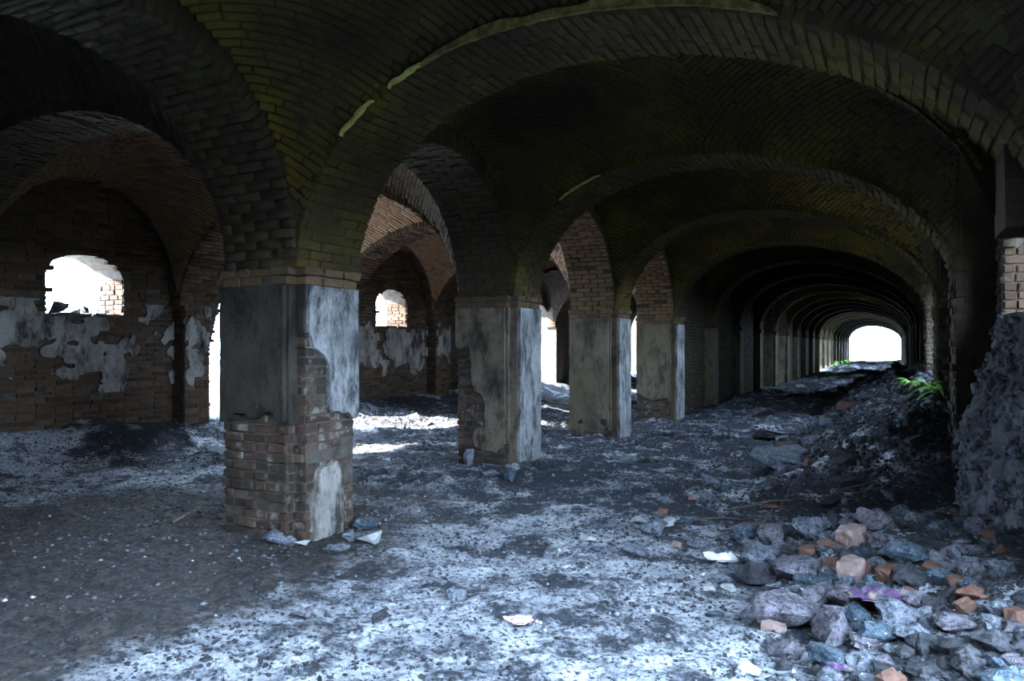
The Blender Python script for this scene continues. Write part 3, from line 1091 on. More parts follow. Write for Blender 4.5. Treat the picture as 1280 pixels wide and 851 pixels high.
for k in range(-1, 22):
    off = ((XL + XR) / 2, Yk(k) + PT / 2, 0)
    y0, y1 = Yk(k), Yk(k) + PT
    p0, p1 = y0 + .10, y0 + .72
    if k < 0: lab = 'dim pier standing behind the viewpoint'
    else: lab = PIER_LABEL.get(k, '%s pier of the arcade, far along the nave' % ORD[k])
    root = empty('brick_pier', off, lab, 'pier', 'arcade piers')
    det = 0 <= k <= 3
    i = .015 if det else 0
    mb = MB(); mb.box(XL + i, XC - i, y0 + i, y1 - i, -.3, ZS)
    mb.box(XC - .05, XR - i, p0 + i, p1 - i, -.3, ZS)
    mb.box(XL + .02, XR - .03, y0 + .02, y1 - .02, ZS - .01, ZS + 1.2) if False else None
    mb.build('pier_core', M['mortar'] if det else M['plaster_dark'], root, off)
    # corbelled cap: two brick courses
    cap = []
    for r, (pr, zc) in enumerate(((.02, ZS - .10), (.045, ZS - .02))):
        if det:
            cap += lay((XL - pr, y0, zc - .04), (1, 0, 0), (0, 0, 1), (0, -1, 0), XC - XL + pr * 2, .08, None, D=.14 + pr, L=.24, skip=.06)
            cap += lay((XC + pr, y0 - pr, zc - .04), (0, 1, 0), (0, 0, 1), (1, 0, 0), PT + 2 * pr, .08, None, D=.14 + pr, L=.24)
            cap += lay((XR + pr, p0 - pr, zc - .04), (0, 1, 0), (0, 0, 1), (1, 0, 0), .62 + 2 * pr, .08, None, D=.14 + pr, L=.24, skip=.06)
            cap += lay((XL - pr, y1, zc - .04), (0, -1, 0), (0, 0, 1), (-1, 0, 0), PT, .08, None, D=.12 + pr, L=.24)
            for j in range(len(cap)): pass
    if det:
        emit_bricks(cap, root, M['brick'], k <= 1, off=off)
        # move the cap fronts proud
    else:
        mb = MB(); mb.box(XL - .04, XC + .04, y0 - .04, y1 + .04, ZS - .14, ZS); mb.box(XC, XR + .04, p0 - .04, p1 + .04, ZS - .14, ZS)
        mb.build('cap', M['brick_dark'], root, off)
        continue
    front, side = pier_mask(k)
    H = ZS - .14
    b_f = lay((XL, y0, 0), (1, 0, 0), (0, 0, 1), (0, -1, 0), XC - XL, H, lambda a, b: float(front(np.array(a), np.array(b))) < .05, rough=.012, gap=.018, skip=.04)
    b_s = lay((XR, p0, 0), (0, 1, 0), (0, 0, 1), (1, 0, 0), .62, H, lambda a, b: float(side(np.array(a), np.array(b))) < .05, L=.31, rough=.012, gap=.018, skip=.04)
    # step faces of the pilaster
    b_c = lay((XC, y0, 0), (0, 1, 0), (0, 0, 1), (1, 0, 0), .11, H, lambda a, b: float(front(np.array(.8), np.array(b))) < .05, L=.12, rough=.008)
    b_p = lay((XC, p0, 0), (1, 0, 0), (0, 0, 1), (0, -1, 0), XR - XC, H, lambda a, b: float(side(np.array(0.0), np.array(b))) < .05, L=.13, rough=.008)
    b_l = lay((XL, y1, 0), (0, -1, 0), (0, 0, 1), (-1, 0, 0), PT, H, None, rough=.012)
    emit_bricks(b_f + b_s + b_c + b_p, root, M['brick_pier'], True, off=off)
    emit_bricks(b_l, root, M['brick_wall'], off=off)
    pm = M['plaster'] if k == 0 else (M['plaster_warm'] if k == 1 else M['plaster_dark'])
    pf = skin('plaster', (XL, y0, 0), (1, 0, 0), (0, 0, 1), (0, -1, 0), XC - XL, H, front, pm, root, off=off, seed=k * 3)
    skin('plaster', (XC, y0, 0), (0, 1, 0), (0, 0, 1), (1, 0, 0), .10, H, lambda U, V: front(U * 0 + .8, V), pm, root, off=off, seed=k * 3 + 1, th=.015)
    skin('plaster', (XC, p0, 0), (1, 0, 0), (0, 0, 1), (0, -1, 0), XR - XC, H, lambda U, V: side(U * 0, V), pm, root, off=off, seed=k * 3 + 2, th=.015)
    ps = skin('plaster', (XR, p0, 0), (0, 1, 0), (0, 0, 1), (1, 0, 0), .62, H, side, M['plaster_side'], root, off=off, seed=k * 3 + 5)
    if k == 0:
        def patch(U, V):
            n = fbm(U * 8, V * 8, 401, 3) - .5
            w = .17 - .10 * np.clip((V - .35) / .3, 0, 1)
            return np.minimum(w - np.abs(U - .23) + .10 * n, .60 - V + .1 * n)
        pp = skin('plaster_patch', (XR, p0, 0), (0, 1, 0), (0, 0, 1), (1, 0, 0), .62, .75, patch, M['plaster_pale'], root, off=off, th=.045)
        pp['label'] = 'bright patch of plaster left at the foot'


# ================================================================== RUBBLE AND LOOSE THINGS
from mathutils import noise as mnoise


def rock_mesh(seed, cuts=2, npts=15, disp=0.10, box=False):
    r = random.Random(seed)
    bm = bmesh.new()
    if box:
        for x in (-.5, .5):
            for y in (-.5, .5):
                for z in (-.5, .5):
                    if r.random() < .45:      # a chipped corner
                        for ax in range(3):
                            p = [x, y, z]; p[ax] *= r.uniform(.2, .7); bm.verts.new([c + r.uniform(-.04, .04) for c in p])
                    else:
                        bm.verts.new([c + r.uniform(-.05, .05) for c in (x, y, z)])
    else:
        for _ in range(npts):
            v = Vector((r.gauss(0, 1), r.gauss(0, 1), r.gauss(0, 1))).normalized() * r.uniform(.42, .58)
            bm.verts.new(v)
    bmesh.ops.convex_hull(bm, input=list(bm.verts))
    loose = [v for v in bm.verts if not v.link_faces]
    if loose: bmesh.ops.delete(bm, geom=loose, context='VERTS')
    bmesh.ops.triangulate(bm, faces=bm.faces)
    bmesh.ops.subdivide_edges(bm, edges=list(bm.edges), cuts=cuts, use_grid_fill=True)
    bmesh.ops.triangulate(bm, faces=bm.faces)
    o = Vector((seed * 3.1, seed * 1.7, 0))
    bm.normal_update()
    for v in bm.verts:
        d = mnoise.fractal(v.co * 4.0 + o, 0.9, 2.1, 3)
        v.co += v.normal * d * disp
    me = bpy.data.meshes.new('stone')
    bm.to_mesh(me); bm.free()
    # normalise to unit bounding box, base at z=0
    n = len(me.vertices); a = np.empty(n * 3); me.vertices.foreach_get('co', a); a = a.reshape(-1, 3)
    lo, hi = a.min(0), a.max(0)
    a = (a - (lo + hi) / 2) / (hi - lo); a[:, 2] += .5
    me.vertices.foreach_set('co', a.ravel()); me.update()
    return me


ROCKS = [rock_mesh(i, 3, 13 + i % 5, .09) for i in range(10)]
SMALL = [rock_mesh(40 + i, 1, 11, .10) for i in range(8)]
BRKS = [rock_mesh(80 + i, 2, disp=.10, box=True) for i in range(6)]
SLABS = [rock_mesh(120 + i, 3, disp=.11, box=True) for i in range(4)]
_rk = {}


def rk(src, mat):
    key = (src.name, mat.name)
    if key not in _rk:
        me = src.copy(); me.materials.append(mat); _rk[key] = me
    return _rk[key]


placed = []


def stone(px, py, w, h, mat, kind, name, label, cat='stone', group=None, rz=None, lift=0.0, deep=.85, sink=.12, tilt=.12):
    """centre pixel and size in the photograph -> a real stone lying on the ground there"""
    x, y, z, t = on_ground(px, py + h * .30)
    W = w * t / F_PX
    H = max(.35 * h, h - .32 * w * deep) * t / F_PX * 1.08
    pool = {'rock': ROCKS, 'small': SMALL, 'brick': BRKS, 'slab': SLABS}[kind]
    o = bpy.data.objects.new(name, rk(random.choice(pool), M[mat])); COL.objects.link(o)
    o.scale = (W, W * deep, H)
    o.rotation_euler = (random.uniform(-tilt, tilt), random.uniform(-tilt, tilt), YAW + (random.uniform(-.5, .5) if rz is None else rz))
    o.location = (x, y, z - H * sink + lift)
    placed.append((x, y, W * .5))
    return tag(o, label, cat, group)


G = 'stones of the foreground rubble heap'
stone(982, 764, 112, 74, 'rock_mauve', 'rock', 'masonry_slab', 'big cracked mauve-grey slab at the front of the rubble heap', 'slab', G, .35, deep=.8)
stone(948, 692, 50, 44, 'rock', 'rock', 'rubble_stone', 'rounded speckled grey stone right beside the white paper', 'stone', G)
stone(1014, 660, 46, 42, 'rock', 'rock', 'rubble_stone', 'pale blue-grey lump at the back edge of the heap near the dark ditch', 'stone', G)
stone(995, 708, 78, 52, 'rock_mauve', 'rock', 'rubble_stone', 'long mauve stone behind the big cracked slab', 'stone', G, .5)
stone(1018, 727, 52, 36, 'rock_blue', 'rock', 'rubble_stone', 'dark blue stone wedged between the long mauve stone and the cracked slab', 'stone', G)
stone(1060, 750, 50, 44, 'rock_mauve', 'rock', 'rubble_stone', 'dark mauve stone beside the purple wrapper, touching the cracked slab', 'stone', G)
stone(1067, 672, 32, 36, 'brick_pink', 'brick', 'brick_fragment', 'upright pinkish brick end with a brown broken face', 'brick', G, .5)
stone(1039, 681, 34, 16, 'brick_red', 'brick', 'brick_fragment', 'thin orange brick sliver leaning left of the upright pinkish brick', 'brick', G, -.5)
stone(1066, 712, 34, 36, 'brick_pink', 'brick', 'brick_fragment', 'whitish pink brick chunk below the upright pinkish brick', 'brick', G, .8)
stone(1133, 690, 64, 44, 'rock_blue', 'rock', 'rubble_stone', 'largest blue-grey boulder in the middle of the heap', 'stone', G, .1)
stone(1176, 657, 52, 32, 'rock_blue', 'rock', 'rubble_stone', 'blue stone topping the heap beside the orange and white brick', 'stone', G)
stone(1218, 647, 44, 20, 'brick_red', 'brick', 'brick_fragment', 'orange and white brick lying at the top right crest of the heap', 'brick', G, .4)
stone(1096, 738, 50, 42, 'rock_blue', 'rock', 'rubble_stone', 'teal-blue rough stone just above the purple wrapper', 'stone', G)
stone(1094, 791, 48, 42, 'rock_blue', 'rock', 'rubble_stone', 'teal-blue stone just below the purple wrapper', 'stone', G)
stone(1143, 792, 48, 38, 'rock', 'rock', 'rubble_stone', 'light grey stone with a white face right of the lower teal stone', 'stone', G)
stone(1035, 817, 52, 38, 'rock_blue', 'rock', 'rubble_stone', 'dark blue lump at the bottom of the heap below the cracked slab', 'stone', G)
stone(1198, 728, 28, 21, 'brick_brown', 'brick', 'brick_fragment', 'small brown brick chip with a white mortar face', 'brick', G)
stone(1217, 741, 40, 28, 'brick_red', 'rock', 'brick_fragment', 'wedge of reddish brown brick next to the small brown chip', 'brick', G)
stone(1103, 675, 36, 32, 'rock_mauve', 'rock', 'rubble_stone', 'angular mauve stone right of the upright pinkish brick', 'stone', G)
stone(1183, 682, 28, 12, 'brick_pink', 'brick', 'brick_fragment', 'thin tan brick strip lying on the blue boulders', 'brick', G, .3)
stone(1176, 724, 40, 34, 'rock_blue', 'rock', 'rubble_stone', 'blue-grey stone left of the small brown brick chip', 'stone', G)
stone(936, 835, 32, 24, 'rock_pale', 'rock', 'rubble_stone', 'pale stone at the bottom edge left of the heap', 'stone', G)
stone(1236, 670, 14, 15, 'brick_red', 'brick', 'brick_fragment', 'small orange brick chip in the dark right part of the heap', 'brick', G)
stone(1252, 686, 22, 20, 'brick_brown', 'rock', 'brick_fragment', 'rounded brown brick chip near the right edge of the heap', 'brick', G)
stone(1228, 688, 18, 16, 'rock_blue', 'small', 'rubble_stone', 'small teal stone between two orange brick chips', 'stone', G)
stone(1272, 775, 22, 30, 'brick_brown', 'brick', 'brick_fragment', 'dull brown brick half cut by the right edge of the picture', 'brick', G)
stone(965, 775, 34, 30, 'brick_pink', 'brick', 'brick_fragment', 'pinkish brick corner under the left end of the cracked slab', 'brick', G)
stone(1082, 800, 40, 26, 'rock_mauve', 'rock', 'rubble_stone', 'mauve lump between the two lowest blue stones', 'stone', G)
stone(1195, 775, 60, 40, 'rock_mauve', 'rock', 'rubble_stone', 'dark mauve boulder below the reddish brick wedge', 'stone', G)
stone(1150, 835, 46, 30, 'rock_dark', 'rock', 'rubble_stone', 'charred stone at the bottom edge of the heap', 'stone', G)
stone(1140, 750, 44, 36, 'rock_mauve', 'rock', 'rubble_stone', 'rounded mauve stone between the upper teal stone and the brick wedge', 'stone', G)
stone(1240, 800, 50, 40, 'rock_dark', 'rock', 'rubble_stone', 'big charred stone in the darkest corner of the heap', 'stone', G)
# loose stones left of the heap
L = 'loose stones on the dusty floor'
stone(793, 688, 40, 26, 'rock', 'rock', 'rubble_stone', 'pale rounded stone lying alone left of the white paper', 'stone', L)
stone(815, 658, 40, 30, 'rock', 'rock', 'rubble_stone', 'blue-grey stone in the small cluster with a white plaster shard', 'stone', L)
stone(798, 649, 22, 15, 'rock_pale', 'small', 'plaster_shard', 'white plaster shard leaning on the blue-grey stone', 'shard', L)
stone(833, 652, 24, 15, 'rock_pale', 'small', 'plaster_shard', 'white plaster lump with a red brick speck at the cluster back', 'shard', L)
stone(829, 646, 12, 8, 'brick_red', 'brick', 'brick_fragment', 'tiny red brick bit on the white plaster lump', 'brick', L, lift=.06)
stone(870, 679, 34, 22, 'rock', 'rock', 'rubble_stone', 'grey angular stone between the cluster and the white paper', 'stone', L)
stone(845, 682, 16, 14, 'brick_pink', 'small', 'brick_fragment', 'pinkish chip left of the grey angular stone', 'brick', L)
stone(876, 717, 14, 9, 'rock_pale', 'small', 'plaster_shard', 'small white chip below the white paper', 'shard', L)
stone(886, 736, 16, 12, 'rock_pale', 'small', 'plaster_shard', 'white chip left of the grey lump near the cracked slab', 'shard', L)
stone(911, 733, 20, 13, 'rock_pale', 'small', 'plaster_shard', 'flat white chip in front of the cracked slab', 'shard', L)
stone(904, 722, 34, 20, 'rock', 'rock', 'rubble_stone', 'grey lump just behind the flat white chip', 'stone', L)
stone(893, 766, 24, 14, 'rock_blue', 'rock', 'rubble_stone', 'dark blue stone on the bright floor left of the cracked slab', 'stone', L)
stone(934, 655, 18, 10, 'rock', 'small', 'rubble_stone', 'small grey stone in the dark twiggy strip behind the heap', 'stone', L)
stone(866, 622, 12, 9, 'brick_pink', 'brick', 'brick_fragment', 'tiny pink and white brick bit alone on the mid floor', 'brick', L)
# round the pier feet
P = 'debris at the foot of the piers'
stone(349, 668, 46, 34, 'rock', 'rock', 'rubble_stone', 'grey chunk leaning at the dark front foot of the nearest pier', 'stone', P)
stone(343, 652, 26, 22, 'rock_pale', 'small', 'plaster_shard', 'pale shard standing against the nearest pier front', 'shard', P)
stone(376, 678, 22, 14, 'rock_pale', 'small', 'plaster_shard', 'small white lumps under the corner of the nearest pier', 'shard', P)
stone(420, 684, 34, 20, 'rock', 'rock', 'rubble_stone', 'grey-brown stone right of the nearest pier foot', 'stone', P)
stone(438, 672, 18, 22, 'rock', 'small', 'plaster_shard', 'upright greyish shard right of the nearest pier foot', 'shard', P)
stone(461, 672, 26, 26, 'rock_pale', 'small', 'plaster_shard', 'broken pale shard farthest from the nearest pier foot', 'shard', P)
stone(456, 654, 34, 24, 'rock_blue', 'rock', 'rubble_stone', 'dark blue lump behind the pale shards by the nearest pier', 'stone', P)
stone(588, 574, 16, 28, 'rock', 'rock', 'plaster_shard', 'upright plaster slab leaning on the second pier front', 'shard', P)
stone(638, 595, 18, 20, 'rock_blue', 'rock', 'rubble_stone', 'blue-grey stone at the front corner of the second pier', 'stone', P)
stone(615, 592, 22, 14, 'rock', 'small', 'rubble_stone', 'grey lump in front of the second pier', 'stone', P)
stone(734, 672, 22, 14, 'rock_pale', 'small', 'plaster_shard', 'pointed white shard on the open floor in the middle', 'shard', L)
# slabs on the dark bank
stone(976, 541, 62, 24, 'rock', 'slab', 'masonry_slab', 'upper fallen masonry slab on the dark rubble bank', 'slab', 'slabs on the rubble bank', .1)
stone(985, 566, 78, 34, 'rock', 'slab', 'masonry_slab', 'lower tilted masonry slab at the foot of the dark rubble bank', 'slab', 'slabs on the rubble bank', .35, tilt=.25)
stone(848, 540, 22, 12, 'rock_mauve', 'slab', 'masonry_slab', 'flat brownish slab on the floor past the fourth pier', 'slab', L)
stone(785, 572, 26, 12, 'rock', 'slab', 'masonry_slab', 'flat grey slab on the floor in front of the third pier', 'slab', L)

# remaining heap stones: alike lumps filling the pile
rr = random.Random(5)
n_fill = 0
tries = 0
while n_fill < 210 and tries < 6000:
    tries += 1
    x, y = rr.uniform(-1.4, .62), rr.uniform(3.3, 6.7)
    if y < 5.35 and x > .5: continue
    if float(heap_mask(np.array(x), np.array(y))) < rr.uniform(.05, .5): continue
    w = rr.choice([.09, .12, .15, .19, .23, .28])
    if any((x - a) ** 2 + (y - b) ** 2 < (c * .7 + w * .34) ** 2 for a, b, c in placed): continue
    mt = rr.choice(['rock_mauve', 'rock_blue', 'rock', 'rock_blue', 'rock_dark', 'rock_dark', 'rock_mauve', 'rock', 'rock_blue', 'rock_dark', 'rock_mauve', 'rock', 'brick_brown'])
    src = rr.choice(BRKS) if mt.startswith('brick') else rr.choice(ROCKS if w > .14 else SMALL)
    o = bpy.data.objects.new('brick_fragment' if mt.startswith('brick') else 'rubble_stone', rk(src, M[mt])); COL.objects.link(o)
    o.scale = (w, w * rr.uniform(.7, 1), w * rr.uniform(.5, .8))
    o.rotation_euler = (rr.uniform(-.4, .4), rr.uniform(-.4, .4), rr.uniform(0, 6.28))
    o.location = (x, y, float(height(x, y)) - w * .12)
    placed.append((x, y, w * .5)); n_fill += 1
    if mt.startswith('brick'): tag(o, 'small dull brown brick chip filling the foreground heap', 'brick', 'brick chips filling the heap')
    else:
        cn = {'rock': 'pale grey', 'rock_blue': 'slate-blue', 'rock_mauve': 'mauve-grey', 'rock_dark': 'charred black'}[mt]
        sz = 'bigger' if w > .17 else 'small'
        tag(o, '%s %s lump filling gaps in the foreground rubble heap' % (sz, cn), 'stone', '%s %s lumps filling the heap' % (sz, cn))


def blocked(x, y, r=.1):
    for k in range(-1, 9):
        if XL - r < x < XR + r and Yk(k) - r < y < Yk(k) + PT + r: return True
        if x > XT(k) - r and Yk(k) - r < y < Yk(k) + PT + r: return True
    return False


# loose stones over the floor, and on the bank
n_l = 0
while n_l < 60:
    y = 2.8 + 12 * rr.random() ** 1.3
    x = rr.uniform(-8.5 if y > 6 else -4.5, .3)
    if blocked(x, y, .25): continue
    if y < 6 and rr.random() < .75: continue
    if float(heap_mask(np.array(x), np.array(y))) > .05 or float(bank_mask(np.array(x), np.array(y))) > .05: continue
    w = rr.choice([.06, .07, .08, .10, .13, .16]) * (1 if y < 7 else 1.3)
    if any((x - a) ** 2 + (y - b) ** 2 < (c + w * .6) ** 2 for a, b, c in placed): continue
    mt = rr.choice(['rock', 'rock_dark', 'rock_blue', 'rock', 'rock', 'rock_mauve'])
    o = bpy.data.objects.new('loose_stone', rk(rr.choice(SMALL), M[mt])); COL.objects.link(o)
    o.scale = (w, w * rr.uniform(.7, 1), w * rr.uniform(.4, .7))
    o.rotation_euler = (rr.uniform(-.3, .3), rr.uniform(-.3, .3), rr.uniform(0, 6.28))
    o.location = (x, y, float(height(x, y)) - w * .08)
    placed.append((x, y, w * .5)); n_l += 1
    cn = {'rock': 'grey', 'rock_blue': 'slate-blue', 'rock_mauve': 'mauve-grey', 'rock_dark': 'charred black'}[mt]
    wh = 'nearest pier' if y < 6.5 else ('second pier' if y < 10 else 'farther piers')
    wh = ('in the side aisle near the ' if x < XL else 'in the nave near the ') + wh
    tag(o, 'loose %s stone on the floor %s' % (cn, wh), 'stone', 'loose %s stones %s' % (cn, wh))
n_l = 0
while n_l < 70:
    y = 7.6 + 14 * rr.random() ** 1.4
    x = rr.uniform(-1.9, .45)
    if blocked(x, y, .06): continue
    if float(bank_mask(np.array(x), np.array(y))) < .06: continue
    w = rr.uniform(.09, .28)
    if any((x - a) ** 2 + (y - b) ** 2 < (c * .8 + w * .4) ** 2 for a, b, c in placed): continue
    mt = rr.choice(['rock_dark', 'rock_dark', 'rock_blue', 'rock', 'rock_dark', 'brick_brown'])
    o = bpy.data.objects.new('bank_stone', rk(rr.choice(SMALL + BRKS), M[mt])); COL.objects.link(o)
    o.scale = (w, w * rr.uniform(.6, 1), w * rr.uniform(.4, .7))
    o.rotation_euler = (rr.uniform(-.4, .4), rr.uniform(-.4, .4), rr.uniform(0, 6.28))
    o.location = (x, y, float(height(x, y)) - w * .1)
    placed.append((x, y, w * .5)); n_l += 1
    cn = {'rock': 'grey', 'rock_blue': 'slate-blue', 'rock_dark': 'charred black', 'brick_brown': 'brown brick'}[mt]
    wh = 'near end' if y < 11 else ('middle' if y < 15 else 'far end')
    tag(o, '%s lump lying on the %s of the long rubble bank' % (cn, wh), 'stone', '%s lumps on the %s of the bank' % (cn, wh))


# ---------------- gravel and grit: nobody could count it
def gravel(name, label, mat, count, area, smin, smax, dens, seed):
    r = np.random.default_rng(seed)
    x = r.uniform(area[0], area[1], count * 3); y = area[2] + (area[3] - area[2]) * r.random(count * 3) ** 1.5
    keep = dens(x, y) > r.random(count * 3)
    x, y = x[keep][:count], y[keep][:count]
    n = len(x)
    s = smin + (smax - smin) * r.random(n) ** 3
    s = s * (1 + .06 * np.clip(y - 5, 0, 20))
    bv = np.array([(0, 0, .62), (.5, .1, .2), (.1, .55, .15), (-.5, .2, .25), (-.25, -.5, .18), (.35, -.45, .2), (.4, .2, -.3), (-.4, .3, -.3), (-.2, -.5, -.3), (.4, -.4, -.3)])
    bf = np.array([(0, 1, 2), (0, 2, 3), (0, 3, 4), (0, 4, 5), (0, 5, 1), (1, 6, 2), (2, 6, 7), (2, 7, 3), (3, 7, 8), (3, 8, 4), (4, 8, 9), (4, 9, 5), (5, 9, 6), (5, 6, 1)])
    a = r.uniform(0, 6.28, n)
    V = bv[None] * (1 + r.uniform(-.3, .3, (n, 10, 3)))
    V = V * np.stack([s, s * r.uniform(.6, 1, n), s * r.uniform(.5, .9, n)], -1)[:, None, :]
    X = V[..., 0] * np.cos(a)[:, None] - V[..., 1] * np.sin(a)[:, None] + x[:, None]
    Y = V[..., 0] * np.sin(a)[:, None] + V[..., 1] * np.cos(a)[:, None] + y[:, None]
    Z = V[..., 2] + height(x, y)[:, None]
    Fc = (bf[None] + (np.arange(n) * 10)[:, None, None]).reshape(-1, 3)
    o = link_mesh(name, mesh_np(name, np.stack([X, Y, Z], -1).reshape(-1, 3), Fc), M[mat])
    return tag(o, label, 'gravel', kind='stuff')


def clump(x, y, seed, lo=.5, hi=.7): return sstep(lo, hi, fbm(x * 1.4, y * 1.4, seed, 3))


gravel('gravel', 'dark grit and cinders strewn over the floor', 'rock_dark', 44000, (-10.5, .5, 2.2, 16), .006, .040,
       lambda x, y: .12 + .8 * clump(x, y, 500) * (.35 + .65 * sstep(4.5, 7, y)), 1)
gravel('gravel', 'grey crumbs of mortar strewn over the floor', 'rock', 24000, (-10.5, .5, 2.2, 18), .006, .045,
       lambda x, y: (.15 + .8 * clump(x, y, 520)) * (1 - .7 * sstep(-2.6, -3.4, x) * sstep(6.2, 5.2, y)), 2)
gravel('gravel', 'white plaster crumbs strewn over the floor', 'rock_pale', 900, (-10.5, .5, 2.2, 18), .008, .04,
       lambda x, y: .2 + .6 * clump(x, y, 540), 3)
gravel('rubble', 'dark broken rubble covering the bank along the wall', 'rock_dark', 12000, (-2.2, .8, 3.2, 30), .02, .09,
       lambda x, y: np.clip(bank_mask(x, y) * 1.5 + heap_mask(x, y), 0, 1), 4)
gravel('rubble', 'lighter broken rubble mixed into the bank', 'rock', 3500, (-4.2, .8, 3.2, 40), .02, .09,
       lambda x, y: np.clip(bank_mask(x, y) + .5 * heap_mask(x, y) + .35 * sstep(16, 20, y), 0, 1), 5)


# ---------------- crumpled sheets
def sheet(name, px, py, w, h, mat, label, cat, seed, amp=.25, lift=.02, rz=0.0, n=14):
    x, y, z, t = on_ground(px, py + h * .3)
    W, D = w * t / F_PX, h * t / F_PX * 1.7
    u = np.linspace(-.5, .5, n)
    U, V = np.meshgrid(u, u, indexing='ij')
    r = 1 + 1.1 * (fbm(U * 2.6 + 9, V * 2.6, seed + 3, 2) - .5) - .9 * np.abs(U * V)
    Z = .6 * amp * W * np.abs(fbm(U * 7, V * 7, seed, 2) - .5) * 2 * (1.15 - np.maximum(np.abs(U), np.abs(V)) * 2)
    X = U * W * r; Yy = V * D * r
    Vt = np.stack([X, Yy, Z], -1).reshape(-1, 3)
    Vb = Vt - np.array([0, 0, .004])
    ii = np.arange(n * n).reshape(n, n)
    q = np.stack([ii[:-1, :-1], ii[1:, :-1], ii[1:, 1:], ii[:-1, 1:]], -1).reshape(-1, 4)
    bd = list(ii[:, 0]) + list(ii[-1, 1:]) + list(ii[::-1, -1][1:]) + list(ii[0, ::-1][1:-1])
    side = np.array([(bd[i], bd[(i + 1) % len(bd)], bd[(i + 1) % len(bd)] + n * n, bd[i] + n * n) for i in range(len(bd))])
    F = np.concatenate([q, q[:, ::-1] + n * n, side])
    o = link_mesh(name, mesh_np(name, np.concatenate([Vt, Vb]), F), M[mat])
    zz = max(float(height(x + dx * W, y + dy * D)) for dx in (-.3, 0, .3) for dy in (-.3, 0, .3))
    o.location = (x, y, zz + lift - .01); o.rotation_euler = (0, 0, YAW + rz)
    return tag(o, label, cat)


sheet('crumpled_paper', 908, 695, 46, 22, 'paper', 'crumpled bright white paper at the left toe of the rubble heap', 'paper', 3, .5)
sheet('crumpled_paper', 648, 775, 32, 15, 'paper_pink', 'small torn pinkish white paper alone on the bright front floor', 'paper', 5, .35)
sheet('candy_wrapper', 1086, 772, 72, 26, 'wrapper', 'long purple and yellow crumpled wrapper among the heap stones', 'wrapper', 9, .45, lift=.12, rz=.35)
sheet('candy_wrapper', 1050, 842, 34, 14, 'wrapper', 'purple wrapper scrap at the bottom edge below the heap', 'wrapper', 12, .45, lift=.04)
sheet('cloth_scrap', 962, 632, 30, 10, 'brick_red', 'dark red cloth scrap in the twiggy strip behind the heap', 'cloth', 15, .4)


# ---------------- twigs and sticks
def tube(pts, rad, sides=6, taper=.4):
    pts = [Vector(p) for p in pts]
    V, F = [], []
    for i, p in enumerate(pts):
        d = (pts[min(i + 1, len(pts) - 1)] - pts[max(i - 1, 0)]).normalized()
        a = d.cross(Vector((0, 0, 1)));  a = a.normalized() if a.length > 1e-3 else Vector((1, 0, 0))
        b = d.cross(a)
        r = rad * (1 - (1 - taper) * i / (len(pts) - 1))
        for s in range(sides):
            t = 2 * math.pi * s / sides
            V.append(tuple(p + a * math.cos(t) * r + b * math.sin(t) * r))
    for i in range(len(pts) - 1):
        for s in range(sides):
            F.append((i * sides + s, i * sides + (s + 1) % sides, (i + 1) * sides + (s + 1) % sides, (i + 1) * sides + s))
    F.append(tuple(range(sides))[::-1]); F.append(tuple((len(pts) - 1) * sides + s for s in range(sides)))
    return V, F


def twig(p0, p1, rad, label, bow=.06, seed=0):
    r = random.Random(seed)
    a = on_ground(*p0); b = on_ground(*p1)
    pts = []
    for i in range(8):
        t = i / 7
        x = a[0] + (b[0] - a[0]) * t + r.uniform(-.015, .015); y = a[1] + (b[1] - a[1]) * t + r.uniform(-.02, .02)
        pts.append((x, y, float(height(x, y)) + rad + bow * math.sin(t * math.pi)))
    o0 = pts[0]
    V, F = tube([(q[0] - o0[0], q[1] - o0[1], q[2] - o0[2]) for q in pts], rad)
    o = link_mesh('twig', mesh_np('twig', V, F), M['twig'], loc=o0)
    return tag(o, label, 'twig', 'dry twigs on the floor')


twig((215, 655), (283, 636), .012, 'long dry twig on the dark floor left of the nearest pier', .08, 1)
twig((40, 618), (52, 590), .010, 'short stick standing up from the dark floor near the aisle wall', .05, 2)
twig((905, 640), (1015, 622), .012, 'long thin branch along the strip behind the heap', .05, 3)
twig((975, 640), (990, 608), .010, 'short pale stick poking up behind the heap', .04, 4)
twig((845, 652), (985, 648), .008, 'thin pale stalk lying across the dark twiggy strip', .02, 5)
twig((880, 672), (960, 668), .008, 'second thin stalk in front of the dark twiggy strip', .02, 6)
twig((545, 602), (572, 585), .014, 'bent stick at the outer foot of the second pier', .03, 7)
twig((1030, 625), (1110, 604), .012, 'dark branch on the slope of the rubble bank', .04, 8)


# ---------------- plants
def fern(x, y, z, label, nl, ln, seed, lean=(0, 0), mat='leaf', name='fern', wid=.035):
    r = random.Random(seed)
    root = empty(name, (x, y, z), label, 'plant')
    for i in range(nl):
        a = r.uniform(0, 6.28); l = ln * r.uniform(.6, 1.1); up = r.uniform(.5, 1.1)
        V, F = [], []
        n = 9
        for j in range(n):
            t = j / (n - 1)
            h = l * (up * t - 1.05 * t * t * .9); o_ = l * .85 * t
            cx = math.cos(a) * o_ + lean[0] * t; cy = math.sin(a) * o_ + lean[1] * t
            w = wid * math.sin(math.pi * min(1, t * .92 + .08)) * (1 if j % 2 else .7) + .002
            px_, py_ = -math.sin(a) * w, math.cos(a) * w
            V += [(cx - px_, cy - py_, h), (cx, cy, h + w * .35), (cx + px_, cy + py_, h)]
        m = len(V)
        V += [(p[0], p[1], p[2] - .003) for p in V]
        for j in range(n - 1):
            for q in (0, 1):
                b = j * 3 + q
                F.append((b, b + 1, b + 4, b + 3)); F.append((b + m + 3, b + m + 4, b + m + 1, b + m))
        link_mesh('leaf', mesh_np('leaf', V, F), M[mat], root)
    return root


